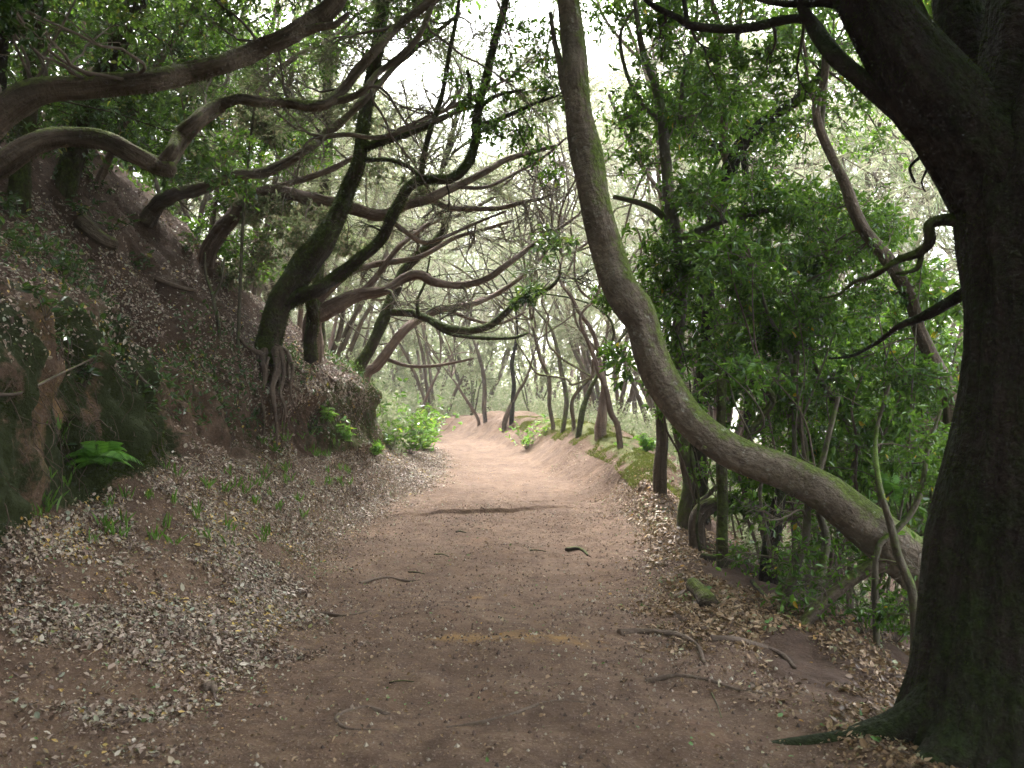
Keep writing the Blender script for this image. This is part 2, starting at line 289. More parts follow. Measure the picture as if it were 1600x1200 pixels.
def ground(x, y):
    """highest ground z at (x, y)"""
    iy = int(np.clip(np.searchsorted(YR, y), 1, len(YR) - 1)); b = (y - YR[iy - 1]) / (YR[iy] - YR[iy - 1])
    xs = GX[iy - 1] * (1 - b) + GX[iy] * b; zs = GZ[iy - 1] * (1 - b) + GZ[iy] * b
    best = -99
    s = (xs[:-1] - x) * (xs[1:] - x) <= 0
    for i in np.nonzero(s)[0]:
        t = (x - xs[i]) / (xs[i + 1] - xs[i] + 1e-9); best = max(best, zs[i] * (1 - t) + zs[i + 1] * t)
    return float(best)
_ppx = CX + GX * F / np.maximum(GY2, .1); _ppy = HOR + (EYE - GZ) * F / np.maximum(GY2, .1)
def gpix(px, py, ymin=3, ymax=40, tol=7):
    """first ground point seen through a photograph pixel"""
    dd = (_ppx - px) ** 2 + (_ppy - py) ** 2
    ok = (dd < tol * tol) & (GY2 > ymin) & (GY2 < ymax)
    if not ok.any():
        ok = (GY2 > ymin) & (GY2 < ymax); i = np.argmin(np.where(ok, dd, 1e12))
    else: i = np.argmin(np.where(ok, GY2 + dd * .002, 1e9))
    return Q.reshape(-1, 3)[i].copy()
def ground_part(name, u0, u1, mat):
    a = np.searchsorted(UR, u0 - 1e-6); b = np.searchsorted(UR, u1 + 1e-6); sl = slice(a, b); n_ = b - a; m_ = len(YR)
    idx = np.arange(m_ * n_).reshape(m_, n_)
    f = np.stack([idx[:-1, :-1], idx[:-1, 1:], idx[1:, 1:], idx[1:, :-1]], -1).reshape(-1, 4)
    at = {k: ('POINT', 'FLOAT', v[:, sl].ravel()) for k, v in (('clay', clay), ('moss', moss), ('humus', humus), ('bright', bright))}
    o = link(name, make_mesh(name, Q[:, sl].reshape(-1, 3), [f], at), mat); return tag(o, kind='structure')
ground_part('hillside', 0, 6, M['soil']); ground_part('path', 6, 8, M['soil']); ground_part('slope', 8, 12, M['soil'])

# ------------------------------------------------------------------ leaves, needles, tubes in bulk
def leaf_batch(pos, dirs, nrm, size, width=.42, fold=.10, curl=.15):
    """two-quad folded leaf blades; returns verts, quads"""
    K = len(pos); size = np.broadcast_to(np.asarray(size, float), (K,))[:, None]
    d_ = unit(dirs); s = unit(np.cross(d_, nrm)); n_ = np.cross(s, d_)
    wv = np.broadcast_to(np.asarray(width, float), (K,))[:, None]; cv = np.broadcast_to(np.asarray(curl, float), (K,))[:, None]
    T = [(0, 0, 0), (.32, .5, fold), (.68, .42, fold), (1, 0, 0), (.68, -.42, fold), (.32, -.5, fold)]
    V = np.empty((K, 6, 3))
    for k, (a, b, c) in enumerate(T):
        V[:, k] = pos + size * (d_ * a + s * (b * wv) + n_ * (c * wv * 2 - cv * a * a))
    i = np.arange(K)[:, None] * 6
    return V.reshape(-1, 3), np.concatenate([i + [0, 1, 2, 3], i + [0, 3, 4, 5]], 1).reshape(-1, 4)
def sliver_batch(pos, dirs, length, width):
    K = len(pos); d_ = unit(dirs); s = unit(np.cross(d_, rng.normal(size=(K, 3))))
    length = np.broadcast_to(length, (K,))[:, None]; width = np.broadcast_to(width, (K,))[:, None]
    V = np.stack([pos - s * width * .5, pos + s * width * .5, pos + d_ * length], 1)
    return V.reshape(-1, 3), np.arange(K * 3).reshape(-1, 3)
def tubes(Pt, Rd, sides=4):
    """K tubes with N rings each: Pt (K,N,3), Rd (K,N)"""
    K, N, _ = Pt.shape
    T = unit(np.gradient(Pt, axis=1)); ov = unit(Pt[:, -1] - Pt[:, 0]); ref = unit(np.cross(ov, rng.normal(size=(K, 3))))
    a = unit(np.cross(T, ref[:, None])); b = np.cross(T, a)
    th = np.arange(sides) * 2 * np.pi / sides
    ring = a[:, :, None] * np.cos(th)[:, None] + b[:, :, None] * np.sin(th)[:, None]
    V = Pt[:, :, None] + ring * Rd[:, :, None, None]
    L = np.concatenate([np.zeros((K, 1)), np.cumsum(np.linalg.norm(np.diff(Pt, axis=1), axis=2), 1)], 1) + rng.random((K, 1)) * 20
    tc = np.stack([np.broadcast_to(np.cos(th) * .03, (K, N, sides)), np.broadcast_to(np.sin(th) * .03, (K, N, sides)), np.broadcast_to(L[:, :, None], (K, N, sides))], -1)
    i = np.arange(K * N * sides).reshape(K, N, sides); j = np.roll(i, -1, 2)
    f = np.stack([i[:, :-1], j[:, :-1], j[:, 1:], i[:, 1:]], -1).reshape(-1, 4)
    return V.reshape(-1, 3), f, tc.reshape(-1, 3)
def bows(S, E, n, bow, jit=.0):
    """K bent lines from S to E"""
    t = np.linspace(0, 1, n)[None, :, None]; dist = np.linalg.norm(E - S, axis=1)[:, None, None]
    bv = bow[:, None, :]; Pt = S[:, None] * (1 - t) + E[:, None] * t + bv * dist * 4 * t * (1 - t)
    if jit: Pt[:, 1:-1] += rng.normal(size=(len(S), n - 2, 3)) * jit * dist
    return Pt
GAPS = ((815, 290, 45), (745, 400, 28), (1450, 410, 45), (1430, 260, 40), (490, 110, 25), (962, 78, 25), (1330, 240, 30), (990, 260, 22), (735, 340, 22), (1150, 60, 22))
class Bag:
    def __init__(s): s.V = []; s.F = {}; s.n = 0; s.T = []; s.Rn = {}
    def add(s, V, f, tc=None, rnd=None):
        s.V.append(V); k = f.shape[1]; s.F.setdefault(k, []).append(f + s.n); s.n += len(V)
        if tc is not None: s.T.append(tc)
        if rnd is not None: s.Rn.setdefault(k, []).append(rnd)
    def build(s, name, mat, parent, origin=(0, 0, 0), smooth=False):
        if not s.n: return None
        at = {}
        if s.T: at['tc'] = ('POINT', 'FLOAT_VECTOR', np.concatenate(s.T))
        if s.Rn: at['rnd'] = ('FACE', 'FLOAT', np.concatenate([np.concatenate(s.Rn[k]) for k in s.F]))
        me = make_mesh(name, np.concatenate(s.V) - np.asarray(origin), [np.concatenate(s.F[k]) for k in s.F], at, smooth)
        return link(name, me, mat, parent)
def rand_dir(K): return unit(rng.normal(size=(K, 3)))
def add_leaves(bag, pos, d_, size, up=1.0, width=.42, tone=(0, 1), fold=.1, curl=.15):
    K = len(pos); nrm = unit(np.array([0, 0, up]) + rng.normal(size=(K, 3)) * .55)
    V, f = leaf_batch(pos, d_, nrm, size, width, fold, curl)
    r = np.repeat(tone[0] + (tone[1] - tone[0]) * rng.random(K), 2); bag.add(V, f, rnd=r)

def spline(C, step):
    C = np.asarray(C, float); P_ = [C[0]]; n = len(C)
    for i in range(n - 1):
        p0, p1, p2, p3 = C[max(i - 1, 0)], C[i], C[i + 1], C[min(i + 2, n - 1)]
        k = max(2, int(np.linalg.norm((p2 - p1)[:3]) / step))
        for t in np.linspace(0, 1, k + 1)[1:]:
            P_.append(.5 * ((2*p1) + (p2-p0)*t + (2*p0-5*p1+4*p2-p3)*t*t + (3*p1-p0-3*p2+p3)*t**3))
    return np.array(P_)
_seed = [0]
def limb_mesh(C, sides=None, rough=.10, flare=None, wob=.25, ridge=0):
    """C rows (x,y,z,r). returns verts, quads, tc, normals, centre line with radii"""
    _seed[0] += 1; sd_ = _seed[0] * 31
    rm = float(np.mean([c[3] for c in C])); S = spline(C, max(rm * .45, .018)); pts = S[:, :3].copy(); rad = np.maximum(S[:, 3], .002)
    N = len(pts)
    L = np.concatenate([[0], np.cumsum(np.linalg.norm(np.diff(pts, axis=0), axis=1))])
    wv = np.stack([fbm(np.stack([L * 2.2 / (1 + rm * 4), L * 0 + k * 9.3, L * 0], -1), 3, sd_) for k in range(3)], -1)
    pts += wv * (rad * wob)[:, None]
    sides = sides or int(np.clip(rm * 200, 7, 40))
    T = unit(np.gradient(pts, axis=0)); a = unit(np.cross(T[0], [.3, .9, .2])); A_ = []
    for t in T:
        a = unit(a - t * np.dot(a, t)); A_.append(a)
    A_ = np.array(A_); B_ = np.cross(T, A_); th = np.arange(sides) * 2 * np.pi / sides
    ring = A_[:, None] * np.cos(th)[:, None] + B_[:, None] * np.sin(th)[:, None]
    tc = np.stack([np.cos(th)[None] * rad[:, None], np.sin(th)[None] * rad[:, None], np.broadcast_to(L[:, None], (N, sides))], -1)
    q = np.stack([np.broadcast_to(np.cos(th) * 1.3, (N, sides)), np.broadcast_to(np.sin(th) * 1.3, (N, sides)), np.broadcast_to((L / (rm * 3.5))[:, None], (N, sides))], -1)
    k = 1 + rough * 1.5 * fbm(q, 3, sd_ + 5) + rough * .7 * fbm(q * np.array([3, 3, .8]), 3, sd_ + 9) + ridge * (.5 - np.abs(fbm(np.stack([np.broadcast_to(np.cos(th) * 3.2, (N, sides)), np.broadcast_to(np.sin(th) * 3.2, (N, sides)), np.broadcast_to((L * .9)[:, None], (N, sides))], -1), 3, sd_ + 3)) * 2.5)
    if flare:
        am, lob, hh = flare; z = pts[:, 2] - pts[0, 2]
        k = k + am * np.exp(-np.maximum(z, 0) / hh)[:, None] * (.5 + .5 * np.cos(th * lob + 1.3 + .8 * np.sin(th * 2)))[None] + am * .22 * np.exp(-np.maximum(z, 0) / (hh * 4))[:, None] * np.cos(th * lob + 1.3 + .8 * np.sin(th * 2))[None]
    V = pts[:, None] + ring * (rad[:, None] * k)[..., None]
    V = np.concatenate([V.reshape(-1, 3), [pts[-1] + T[-1] * rad[-1] * .6]]); tc_ = tc + np.array([0, 0, sd_ % 97])
    tc2 = np.concatenate([tc_.reshape(-1, 3), [tc_[-1, 0]]])
    i = np.arange(N * sides).reshape(N, sides); j = np.roll(i, -1, 1)
    f = np.stack([i[:-1], j[:-1], j[1:], i[1:]], -1).reshape(-1, 4)
    V = np.concatenate([V, [pts[0]]]); tc2 = np.concatenate([tc2, [tc_[0, 0]]])
    cap = np.concatenate([np.stack([i[-1], j[-1], np.full(sides, N * sides)], -1), np.stack([j[0], i[0], np.full(sides, N * sides + 1)], -1)])
    return V, f, cap, tc2, ring.reshape(-1, 3), np.column_stack([pts, rad]), T

TF = [.5]
def trace(s, Y=None):
    """'px,py,width,Y; ...' in photograph pixels; each point gets its own distance Y"""
    out = []
    for tkn in s.split(';'):
        v = [float(q) for q in tkn.split(',')]
        if len(v) > 3: Y = v[3]
        out.append((*P(v[0], v[1], Y), v[2] * TF[0] * Y / F))
    return np.array(out)

class Tree:
    corridor = True
    def __init__(s, name, label, cat, base, group=None, twig='twig', leaf='laurel'):
        s.base = np.array(base, float); s.root = empty(name, s.base); tag(s.root, label, cat, group)
        s.nodes = []; s.tw = Bag(); s.cr = Bag(); s.fz = Bag(); s.twm = twig; s.leaf = leaf; s.fzm = 'moss_hair'
    def limb(s, C, mat='bark_heath', part='limb', sides=None, rough=.10, flare=None, fuzz=0, fl=.03, fuzz_dir=(0, 0, -.35), side=None, wob=.25, attach=True, ridge=0):
        if isinstance(C, str): C = trace(C)
        C = np.asarray(C, float)
        V, f, cap, tc, nr, cl, T = limb_mesh(C, sides, rough, flare, wob, ridge)
        me = make_mesh(part, V - s.base, [f, cap], {'tc': ('POINT', 'FLOAT_VECTOR', tc)}, True)
        o = link(part, me, M[mat], s.root)
        if attach: s.nodes.append(np.column_stack([cl, T]))
        if fuzz:
            n_v = len(V) - 1; area = float(np.sum(2 * np.pi * cl[1:, 3] * np.linalg.norm(np.diff(cl[:, :3], axis=0), axis=1))); K = int(area * fuzz)
            fi = rng.integers(0, len(f), K); w_ = rng.dirichlet((1, 1, 1, 1), K)[..., None]
            p = (V[f[fi]] * w_).sum(1); n_ = unit(nr[f[fi]].sum(1))
            keep = fbm(p * 4, 3, 91) + n_[:, 2] * .25 > -.25 ; p = p[keep]; n_ = n_[keep]; K = len(p)
            if side is not None: keep = n_ @ np.array(side) > .35 + .3 * fbm(p * 3, 3, 92); p = p[keep]; n_ = n_[keep]; K = len(p)
            dn = n_ + rng.normal(size=(K, 3)) * .55 + np.array(fuzz_dir) * (1 - n_[:, 2:3])
            l_ = fl * (.4 + rng.random(K) ** 2 * 1.3) * (1 + 1.1 * np.maximum(0, -n_[:, 2]))
            V2, f2 = sliver_batch(p - n_ * .003, dn, l_, .0035 + fl * .05)
            s.fz.add(V2, f2, rnd=np.clip(rng.random(K) * .7 + .3 * n_[:, 2], 0, 1))
        return o
    offscreen = False
    def nearest(s, c, rmax=9, bias=0.35):
        A_ = np.concatenate(s.nodes); yy = np.maximum(A_[:, 1], .3); ins = (A_[:, 1] > .5) & ((A_[:, 2] - EYE) * F / yy < 870) if s.offscreen else 0
        d_ = np.linalg.norm(A_[:, :3] - c, axis=1) + ins * 60 + (A_[:, 3] > rmax) * 3
        return A_[np.argmin(d_ + rng.random(len(d_)) * bias)]
    def branch(s, c, r0=.02, r1=.006, n=12, droop=0.0, bag=None, k=.35, sides=6):
        for tries in range(10):
            a = s.nearest(c, bias=.35 + .5 * tries); p0 = a[:3]; t = a[4:7]; r0_ = min(r0, a[3] * .7); dist = np.linalg.norm(c - p0)
            tt = t * np.sign(np.dot(t, c - p0) + 1e-6)
            p1 = p0 + tt * dist * k + np.array([0, 0, .1 + (.12 * tries if s.offscreen else 0)]) * dist; p2 = c - unit(c - p0) * dist * .25 + np.array([0, 0, droop]) * dist
            u = np.linspace(0, 1, n)[:, None]
            L = (1-u)**3*p0 + 3*u*(1-u)**2*p1 + 3*u*u*(1-u)*p2 + u**3*c
            L[1:-1] += np.cumsum(rng.normal(size=(n - 2, 3)), 0) * .012 * dist * np.sin(np.linspace(0, np.pi, n))[1:-1, None]
            yy = np.maximum(L[:, 1], .05); vis = (L[:, 1] > .05) & (np.abs(L[:, 0]) * F / yy < 840) & (np.abs(L[:, 2] - EYE) * F / yy < 650) & ((L[:, 1] < 4) | s.offscreen)
            if not vis.any(): break
        else: return None
        V, f, tc = tubes(L[None], np.linspace(r0_, r1, n)[None], sides); s.tw.add(V, f, tc)
        return L
    def cluster(s, c, r, nt=40, per=9, size=.07, kind='leaf', flat=.75, sub=7, r0=.018, up=1.0, tone=(0, 1), nl=None, width=.42, droop=0.0, spread=.4, wn_=.004):
        """a spray of twigs round c, joined to the tree by its own branch"""
        c = np.asarray(c, float)
        if s.corridor and c[1] > 14.5 and c[2] > 2.6 and abs(c[0] - np.interp(c[1], [14, 22, 26, 29, 33, 40, 60], [0, -.7, -1.6, -2.5, -4.6, -7.5, -9])) < 1.5 + r * .8: return None
        L = s.branch(c, r0, r0 * .35, droop=droop)
        if L is None: return None
        rr = np.array([r, r, r * flat])
        S1 = L[rng.integers(len(L) // 2, len(L), sub)]; E1 = c + unit(rng.normal(size=(sub, 3))) * rr * (.35 + .5 * rng.random((sub, 1)))
        P1 = bows(S1, E1, 7, rng.normal(size=(sub, 3)) * .10, .02)
        V, f, tc = tubes(P1, np.linspace(r0 * .35, r0 * .14, 7)[None].repeat(sub, 0), 4); s.tw.add(V, f, tc)
        i = rng.integers(0, sub, nt); j = rng.integers(2, 7, nt); S2 = P1[i, j]
        dr = unit(unit(E1[i] - c) * .6 + rand_dir(nt) + np.array([0, 0, .1])); E2 = S2 + dr * rr * (.3 + .45 * rng.random((nt, 1)))
        P2 = bows(S2, E2, 5, rng.normal(size=(nt, 3)) * .08 + np.array([0, 0, .05]), .02)
        V, f, tc = tubes(P2, np.linspace(max(r0 * .14, .0022), .0012, 5)[None].repeat(nt, 0), 3); s.tw.add(V, f, tc)
        K = nt * per; ti = np.repeat(np.arange(nt), per); u = rng.random(K) ** .7 * 3.999; k0 = u.astype(int); fr = (u - k0)[:, None]
        pos = P2[ti, k0] * (1 - fr) + P2[ti, k0 + 1] * fr; td = unit(P2[ti, k0 + 1] - P2[ti, k0])
        if kind == 'leaf':
            dd = td * .55 + rand_dir(K) * .75 + np.array([0, 0, -.12]); add_leaves(s.cr, pos, dd, size * (.55 + .6 * rng.random(K)), up, width, tone)
        else:
            dd = td * .9 + rand_dir(K) * spread + np.array([0, 0, .1]); V, f = sliver_batch(pos, dd, size * (.5 + rng.random(K)), wn_)
            bt = rng.random(nt)[ti] * .6 + .4 * rng.random(K); s.cr.add(V, f, rnd=np.clip(tone[0] + (tone[1] - tone[0]) * bt, 0, 1))
        return L
    def grow_up(s, top, r0=.05, k=1):
        a = s.nodes[0][-1]; e = a[:3]; c = np.asarray(top, float); n = 9; u = np.linspace(0, 1, n)
        pts = bows(e[None], c[None], n, rng.normal(size=(1, 3)) * .12, .02)[0]; s.limb(np.column_stack([pts, np.linspace(max(a[3], .02), .018, n)]), 'bark_heath', wob=.8)
    def finish(s):
        if s.tw.n:
            o = s.tw.build('twigs', M[s.twm], s.root, s.base, True); o['kind'] = 'stuff'
        s.cr.build('crown', M[s.leaf], s.root, s.base)
        if s.fz.n: s.fz.build('moss', M[s.fzm], s.root, s.base)['kind'] = 'stuff'
        return s.root
# ------------------------------------------------------------------ trees traced from the photograph, each point at its own distance
def on_ground(C, sink=.12):
    """start the traced stem in the ground below its first point"""
    C = np.array(C, float); x, y = C[0, :2]; g = ground(x, y)
    if C[0, 2] > g - sink: C = np.vstack([[x, y, g - sink, C[0, 3] * 1.12], C]) if C[0, 2] > g + .05 else np.vstack([[x, y, g - sink, C[0, 3] * 1.05], C[1:]])
    return C
def plant(name, label, cat, trunk, mat, group=None, twig='twig', leaf='laurel', part='trunk', **kw):
    C = on_ground((seat(trunk, *kw.pop('seat_')) if 'seat_' in kw else trace(trunk)) if isinstance(trunk, str) else trunk)
    t = Tree(name, label, cat, (C[0, 0], C[0, 1], C[0, 2] + .12), group, twig, leaf); t.limb(C, mat, part, **kw); return t
def fill(trees, n, px0, px1, py0, py1, Y0, Y1, rpx, gaps=True, **kw):
    for _ in range(n):
        while True:
            px, py = rng.uniform(px0, px1), rng.uniform(py0, py1)
            if not gaps or all((px - a) ** 2 + (py - b_) ** 2 > (c_ + rpx * .8) ** 2 for a, b_, c_ in GAPS): break
        Y = rng.uniform(Y0, Y1); c = P(px, py, Y)
        t = min(trees, key=lambda t: np.min(np.linalg.norm(np.concatenate(t.nodes)[:, :3] - c, axis=1))); t.cluster(c, rpx * Y / F * rng.uniform(.8, 1.3), **kw)
def seat(s, lo=3, hi=40):
    """move a traced stem to the distance where its first point meets the visible ground"""
    C = trace(s); v = [float(x) for x in s.split(';')[0].split(',')]; g = gpix(v[0], v[1], lo, hi)
    k = g[1] / C[0, 1]; C[:, :3] = (C[:, :3] - [0, 0, EYE]) * k + [0, 0, EYE]; C[:, 3] *= k * (.66 if lo == 13 else 1); return C
def sprays(t, s, size=.07, kind='leaf', nt=40, per=9, **kw):
    """'px,py,Y,radius_px; ...'"""
    for tkn in s.split(';'):
        v = [float(q) for q in tkn.split(',')]
        t.cluster(P(v[0], v[1], v[2]), v[3] * v[2] / F, nt, per, size, kind, **kw)

# A: the massive dark trunk at the right edge
A = plant('broadleaf_tree', 'massive dark moss-furred trunk at the right edge, forking near the top', 'tree',
          '1575,1205,400,4.3;1578,1150,345;1582,1090,300;1590,1000,268;1600,850,246;1612,700,222;1618,550,222;1622,430,226;1622,320,240;1632,220,236;1655,100,220;1668,-60,210;1690,-300,190;1700,-650,150;1760,-1000,110', 'bark_dark',
          sides=96, rough=.10, ridge=.09, flare=(.12, 6, .3), fuzz=5200, fl=.016, wob=.12, twig='twig_dark')
A.limb('1612,330,190,4.3;1560,270,190;1505,200,150;1440,122,128;1388,60,110;1352,0,100;1320,-80,95;1300,-200,90,4.4;1240,-420,80,4.6;1100,-700,60,5.2', 'bark_dark', sides=56, rough=.09, ridge=.07, fuzz=6500, fl=.018)
A.limb('1590,250,100,4.6;1560,165,92,4.75;1520,80,84,4.85;1500,0,76,4.9;1480,-120,70,5;1460,-350,55,5.2;1380,-650,40,5.4', 'bark_dark', sides=28, rough=.1, fuzz=4500, fl=.018)
A.limb('1580,240,34,4.8;1530,190,28,4.9;1482,110,22;1455,50,20;1430,0,18;1400,-90,16;1340,-260,12', 'bark_dark', fuzz=3500, fl=.015)
A.limb('1440,200,46,4.4;1400,165,34;1350,125,30;1310,90,28;1275,45,24,4.5;1258,20,18;1235,-30,14;1180,-120,10', 'bark_dark', fuzz=3500, fl=.014)
A.limb('1262,30,15,4.5;1230,30,15;1180,42,15,4.6;1130,46,14;1080,40,13,4.7;1060,28,10;1020,8,9;990,-20,7', 'bark_dark', fuzz=1500, fl=.01)
A.limb('1075,40,8,4.7;1070,10,7;1062,-40,5', 'bark_dark')
A.limb('1330,10,22,4.4;1290,3,17;1250,6,13,4.5;1200,3,8;1170,-8,5', 'bark_dark', fuzz=1500, fl=.01)
A.limb('1530,352,40,4.4;1505,345,24;1475,343,20,4.45;1452,352,18;1452,378,18;1432,396,16,4.5;1405,405,13;1385,418,10;1362,432,8,4.6;1335,440,6;1310,460,4;1280,466,2', 'bark_moss', fuzz=5000, fl=.016)
A.limb('1440,395,10,4.5;1436,415,9;1425,424,7;1400,428,4', 'bark_moss', fuzz=3000, fl=.012)
A.limb('1560,440,40,4.5;1520,450,22;1490,468,20,4.6;1460,485,18;1435,498,14,4.7;1405,510,10;1370,535,7,4.9;1330,556,5;1295,560,3', 'bark_dark', fuzz=1500, fl=.01)
A.limb('1500,185,9,4.4;1460,232,8,4.5;1440,244,6;1422,262,5;1430,285,4', 'bark_dark', fuzz=0)
A.limb('1440,244,5,4.5;1448,262,4;1440,285,3;1446,300,2', 'bark_dark')
A.limb('1600,950,90,4.3;1550,1036,124;1485,1098,108,4.31;1435,1134,84,4.32;1395,1150,62,4.33;1340,1162,46,4.34;1275,1166,34,4.35;1200,1172,26;1100,1186,18,4.36', 'bark_dark', 'root', rough=.15)
A.limb('1600,1000,110,4.3;1555,1090,125,4.2;1495,1160,96,4.1;1450,1200,66,4.05;1400,1230,40,4.0', 'bark_dark', 'root', rough=.15)
A.limb('1600,1020,110,4.3;1590,1110,110,4.2;1570,1190,84,4.0;1560,1250,60,3.85', 'bark_dark', 'root', rough=.15, fuzz=2500, fl=.014)

TF[0] = .43
# B: the smooth leaning trunk sweeping across the right of the path
B = plant('leaning_tree', 'smooth grey-brown leaning trunk curving from lower right to top centre, mossy on its upper side', 'tree',
          '1560,1030,118,6.9;1475,925,100,6.95;1400,858,88,7.0;1340,812,80,7.05;1290,772,73,7.1;1230,742,65.6,7.2;1175,722,62.3,7.3;1120,694,60.7,7.4;1075,655,60.7,7.5;1038,600,64,7.6;1016,550,62.3,7.65;1002,505,59,7.7;990,482,68.9;972,455,62.3;955,410,57.4,7.8;938,350,57.4;926,290,55.8;916,235,57.4,7.9;905,170,45.9;900,110,44.3;893,50,42.6,8;886,-20,41;880,-150,37.7,8.1;900,-320,32.8,8.2;960,-520,24.6,8.3', 'bark_grey',
          sides=48, rough=.085, wob=.12, fuzz=9000, fl=.010, side=(.75, .1, .66))
B.fzm = 'moss_bright'
for px, py, Y, r in ((923, 238, 7.9, .022), (1045, 606, 7.62, .03), (1100, 700, 7.42, .02), (962, 425, 7.8, .015), (1240, 770, 7.2, .025)):
    c = P(px, py, Y); f_ = unit(np.array([0, 0, EYE]) - c); B.limb([(*(c + f_ * .04), r * 1.3), (*(c + f_ * .09), r * 1.25), (*(c + f_ * .125), r * .8), (*(c + f_ * .128), r * .3)], 'bark_heath', 'knot', sides=14, rough=.3, attach=False)
B.limb('1410,870,44,7.0;1378,880,32,6.95;1345,896,27,6.9;1305,926,25,6.85;1270,958,25,6.8;1245,992,26,6.75', 'bark_heath', 'limb', rough=.1)
B.limb('905,160,40,7.9;888,140,26,7.95;880,110,18,8;868,70,10,8.1;860,20,8', 'bark_grey')
B.limb('985,700,10,8.4;1025,735,12;1090,782,14,7.6;1110,765,16;1135,742,20,7.35', 'bark_stem', attach=False) if False else None

# C: the mossy dark tree on the bank at the left
Cc = plant('mossy_tree', 'dark moss-coated tree on the lip of the left bank with bare hanging roots', 'tree',
           '418,560,43.7,11.6;425,520,42.8;440,470,46;470,428,51;505,380,43.5,11.5;530,330,33.8;545,290,28.6;562,245,24.7,11.4;568,190,24.1;578,130,23.8;590,70,22.5,11.2;600,0,21.6;612,-90,19.2;640,-240,15.2,10.8;700,-420,10.4,10.4', 'bark_moss',
           sides=34, rough=.12, fuzz=5200, fl=.035, flare=(.25, 4, .25), twig='twig_dark', leaf='laurel')
Cc.limb('430,490,31.2,11.55;455,468,26.5;490,455,25,11.4;520,435,23.4;560,405,21.1,11.2;595,375,20.3;615,335,19.5,11;640,292,18.7;668,280,17.2;702,280,17.2,10.9;728,258,17.2;742,220,16.4;745,180,14.8,10.8;758,130,14;770,75,13.3;788,10,12.5,10.6;800,-60,10.9;830,-200,7.8', 'bark_moss', sides=18, rough=.16, fuzz=9000, fl=.032)
Cc.limb('658,285,13,10.95;662,245,11;672,205,10,10.9;690,150,9;702,80,8,10.8;716,10,7;720,-60,5', 'bark_moss', rough=.15, fuzz=4000, fl=.022)
Cc.limb('745,195,10,10.8;770,190,9;800,178,8,10.6;840,160,6;870,150,4', 'bark_moss', fuzz=4000, fl=.02)
Cc.limb('748,170,8,10.8;775,150,7,10.7;820,140,5', 'bark_moss', fuzz=3000, fl=.02)
Cc.limb('560,235,18,11.4;600,220,14,11.3;640,208,12;680,190,10,11.1;720,168,8;735,140,8;730,110,6', 'bark_moss', fuzz=6000, fl=.03)
Cc.limb('572,250,10,11.4;610,250,8,11.2;640,262,8;658,280,8', 'bark_moss', fuzz=4000, fl=.025)
Cc.limb('470,450,17.6,11.5;485,470,22.4,11.7;488,500,22.4,11.9;484,530,22.4,12.0;486,562,24,12.05', 'bark_moss', 'trunk', rough=.12, fuzz=5000, fl=.03)
for r_ in ('425,548,21.6,11.5;430,580,13,11.2;424,610,9.4,11.0;430,650,6.5,10.95;434,700,3.6', '410,550,15.8,11.45;414,590,8.6,11.1;408,620,6.5,11;413,655,5;408,700,2.9',
           '440,548,14.4,11.45;446,585,7.9,11.2;440,615,6.5,11.05;446,640,5;442,680,2.9', '425,600,11.5,11.2;400,612,10.1;382,622,8.6,11.1;366,612,9.4;352,596,10.8;335,596,10.8,11.0;318,612,10.8;308,640,10.8;304,668,7.9;306,690,5.8',
           '402,550,8.6,11.4;398,580,5.8,11.2;404,610,4.3,11.05;396,640,2.9', '448,550,8.6,11.4;458,575,5.8,11.25;455,610,3.6,11.1;462,640,2.2', '420,560,6.5,11.3;414,600,4.3,11.05;424,640,2.9,11;418,664,2.2', '385,620,7.2,11.1;400,628,5.8;414,642,5,11.05;412,668,4.3;406,690,3.6', '432,540,7.2,11.5;450,552,6.5,11.4;448,575,5.8;452,600,5,11.3;468,612,4.3', '412,552,10.1,11.4;392,545,7.2,11.2;375,530,5.8;355,520,4.3,11.1', '340,598,6.5,11.0;344,618,5.8;338,640,4.3', '430,560,6.5,11.35;436,600,5,11.2;442,640,4.3;440,664,2.9'):
    Cc.limb(r_, 'root', 'root', rough=.3, wob=1.3, fuzz=1500, fl=.02, attach=False)

# D: heath limbs reaching in from the upper left
D1 = plant('heath_tree', 'thick red-brown limb sweeping up from the left edge, highest of the large left limbs', 'tree',
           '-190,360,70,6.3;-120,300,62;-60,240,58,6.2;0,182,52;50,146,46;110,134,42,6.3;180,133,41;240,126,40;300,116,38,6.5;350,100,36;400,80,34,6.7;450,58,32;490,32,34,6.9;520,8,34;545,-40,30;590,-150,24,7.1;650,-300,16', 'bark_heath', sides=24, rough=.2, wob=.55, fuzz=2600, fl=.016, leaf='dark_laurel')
D1.limb('470,50,20,6.8;500,42,16;525,38,13;545,20,8', 'bark_heath')
D2 = plant('heath_tree', 'moss-topped heath limb arching low from the left edge, then rising in bends', 'tree',
           '-150,380,50,7.2;-60,315,44;0,266,40;45,232,38;95,217,36,7.3;150,216,34;200,238,32;240,255,34,7.5;268,262,30', 'bark_heath', sides=22, rough=.2, wob=.6, fuzz=3000, fl=.016, leaf='dark_laurel')
D2.limb('245,258,20,7.5;258,248,22;268,235,22;280,212,24,7.7;305,188,22;335,165,21,8;370,156,20;400,158,20;440,160,19,8.3;480,164,19;510,160,19;535,140,18,8.5;555,115,17;590,75,17;620,45,16,8.8;660,15,16;700,-20,14;760,-90,10', 'bark_heath', sides=18, rough=.2, wob=.6, fuzz=3000, fl=.016)
D2.limb('505,162,14,8.4;540,155,14;570,140,13;590,115,12,8.6;630,85,12;655,55,11;672,15,10,8.8;680,-30,8', 'bark_heath')
D2.limb('262,250,12,7.6;280,268,12;268,262,12', 'bark_heath') if False else None
D2.limb('268,262,14,7.8;285,232,13,8;310,200,12;340,178,10,8.3;352,170,8', 'bark_heath')
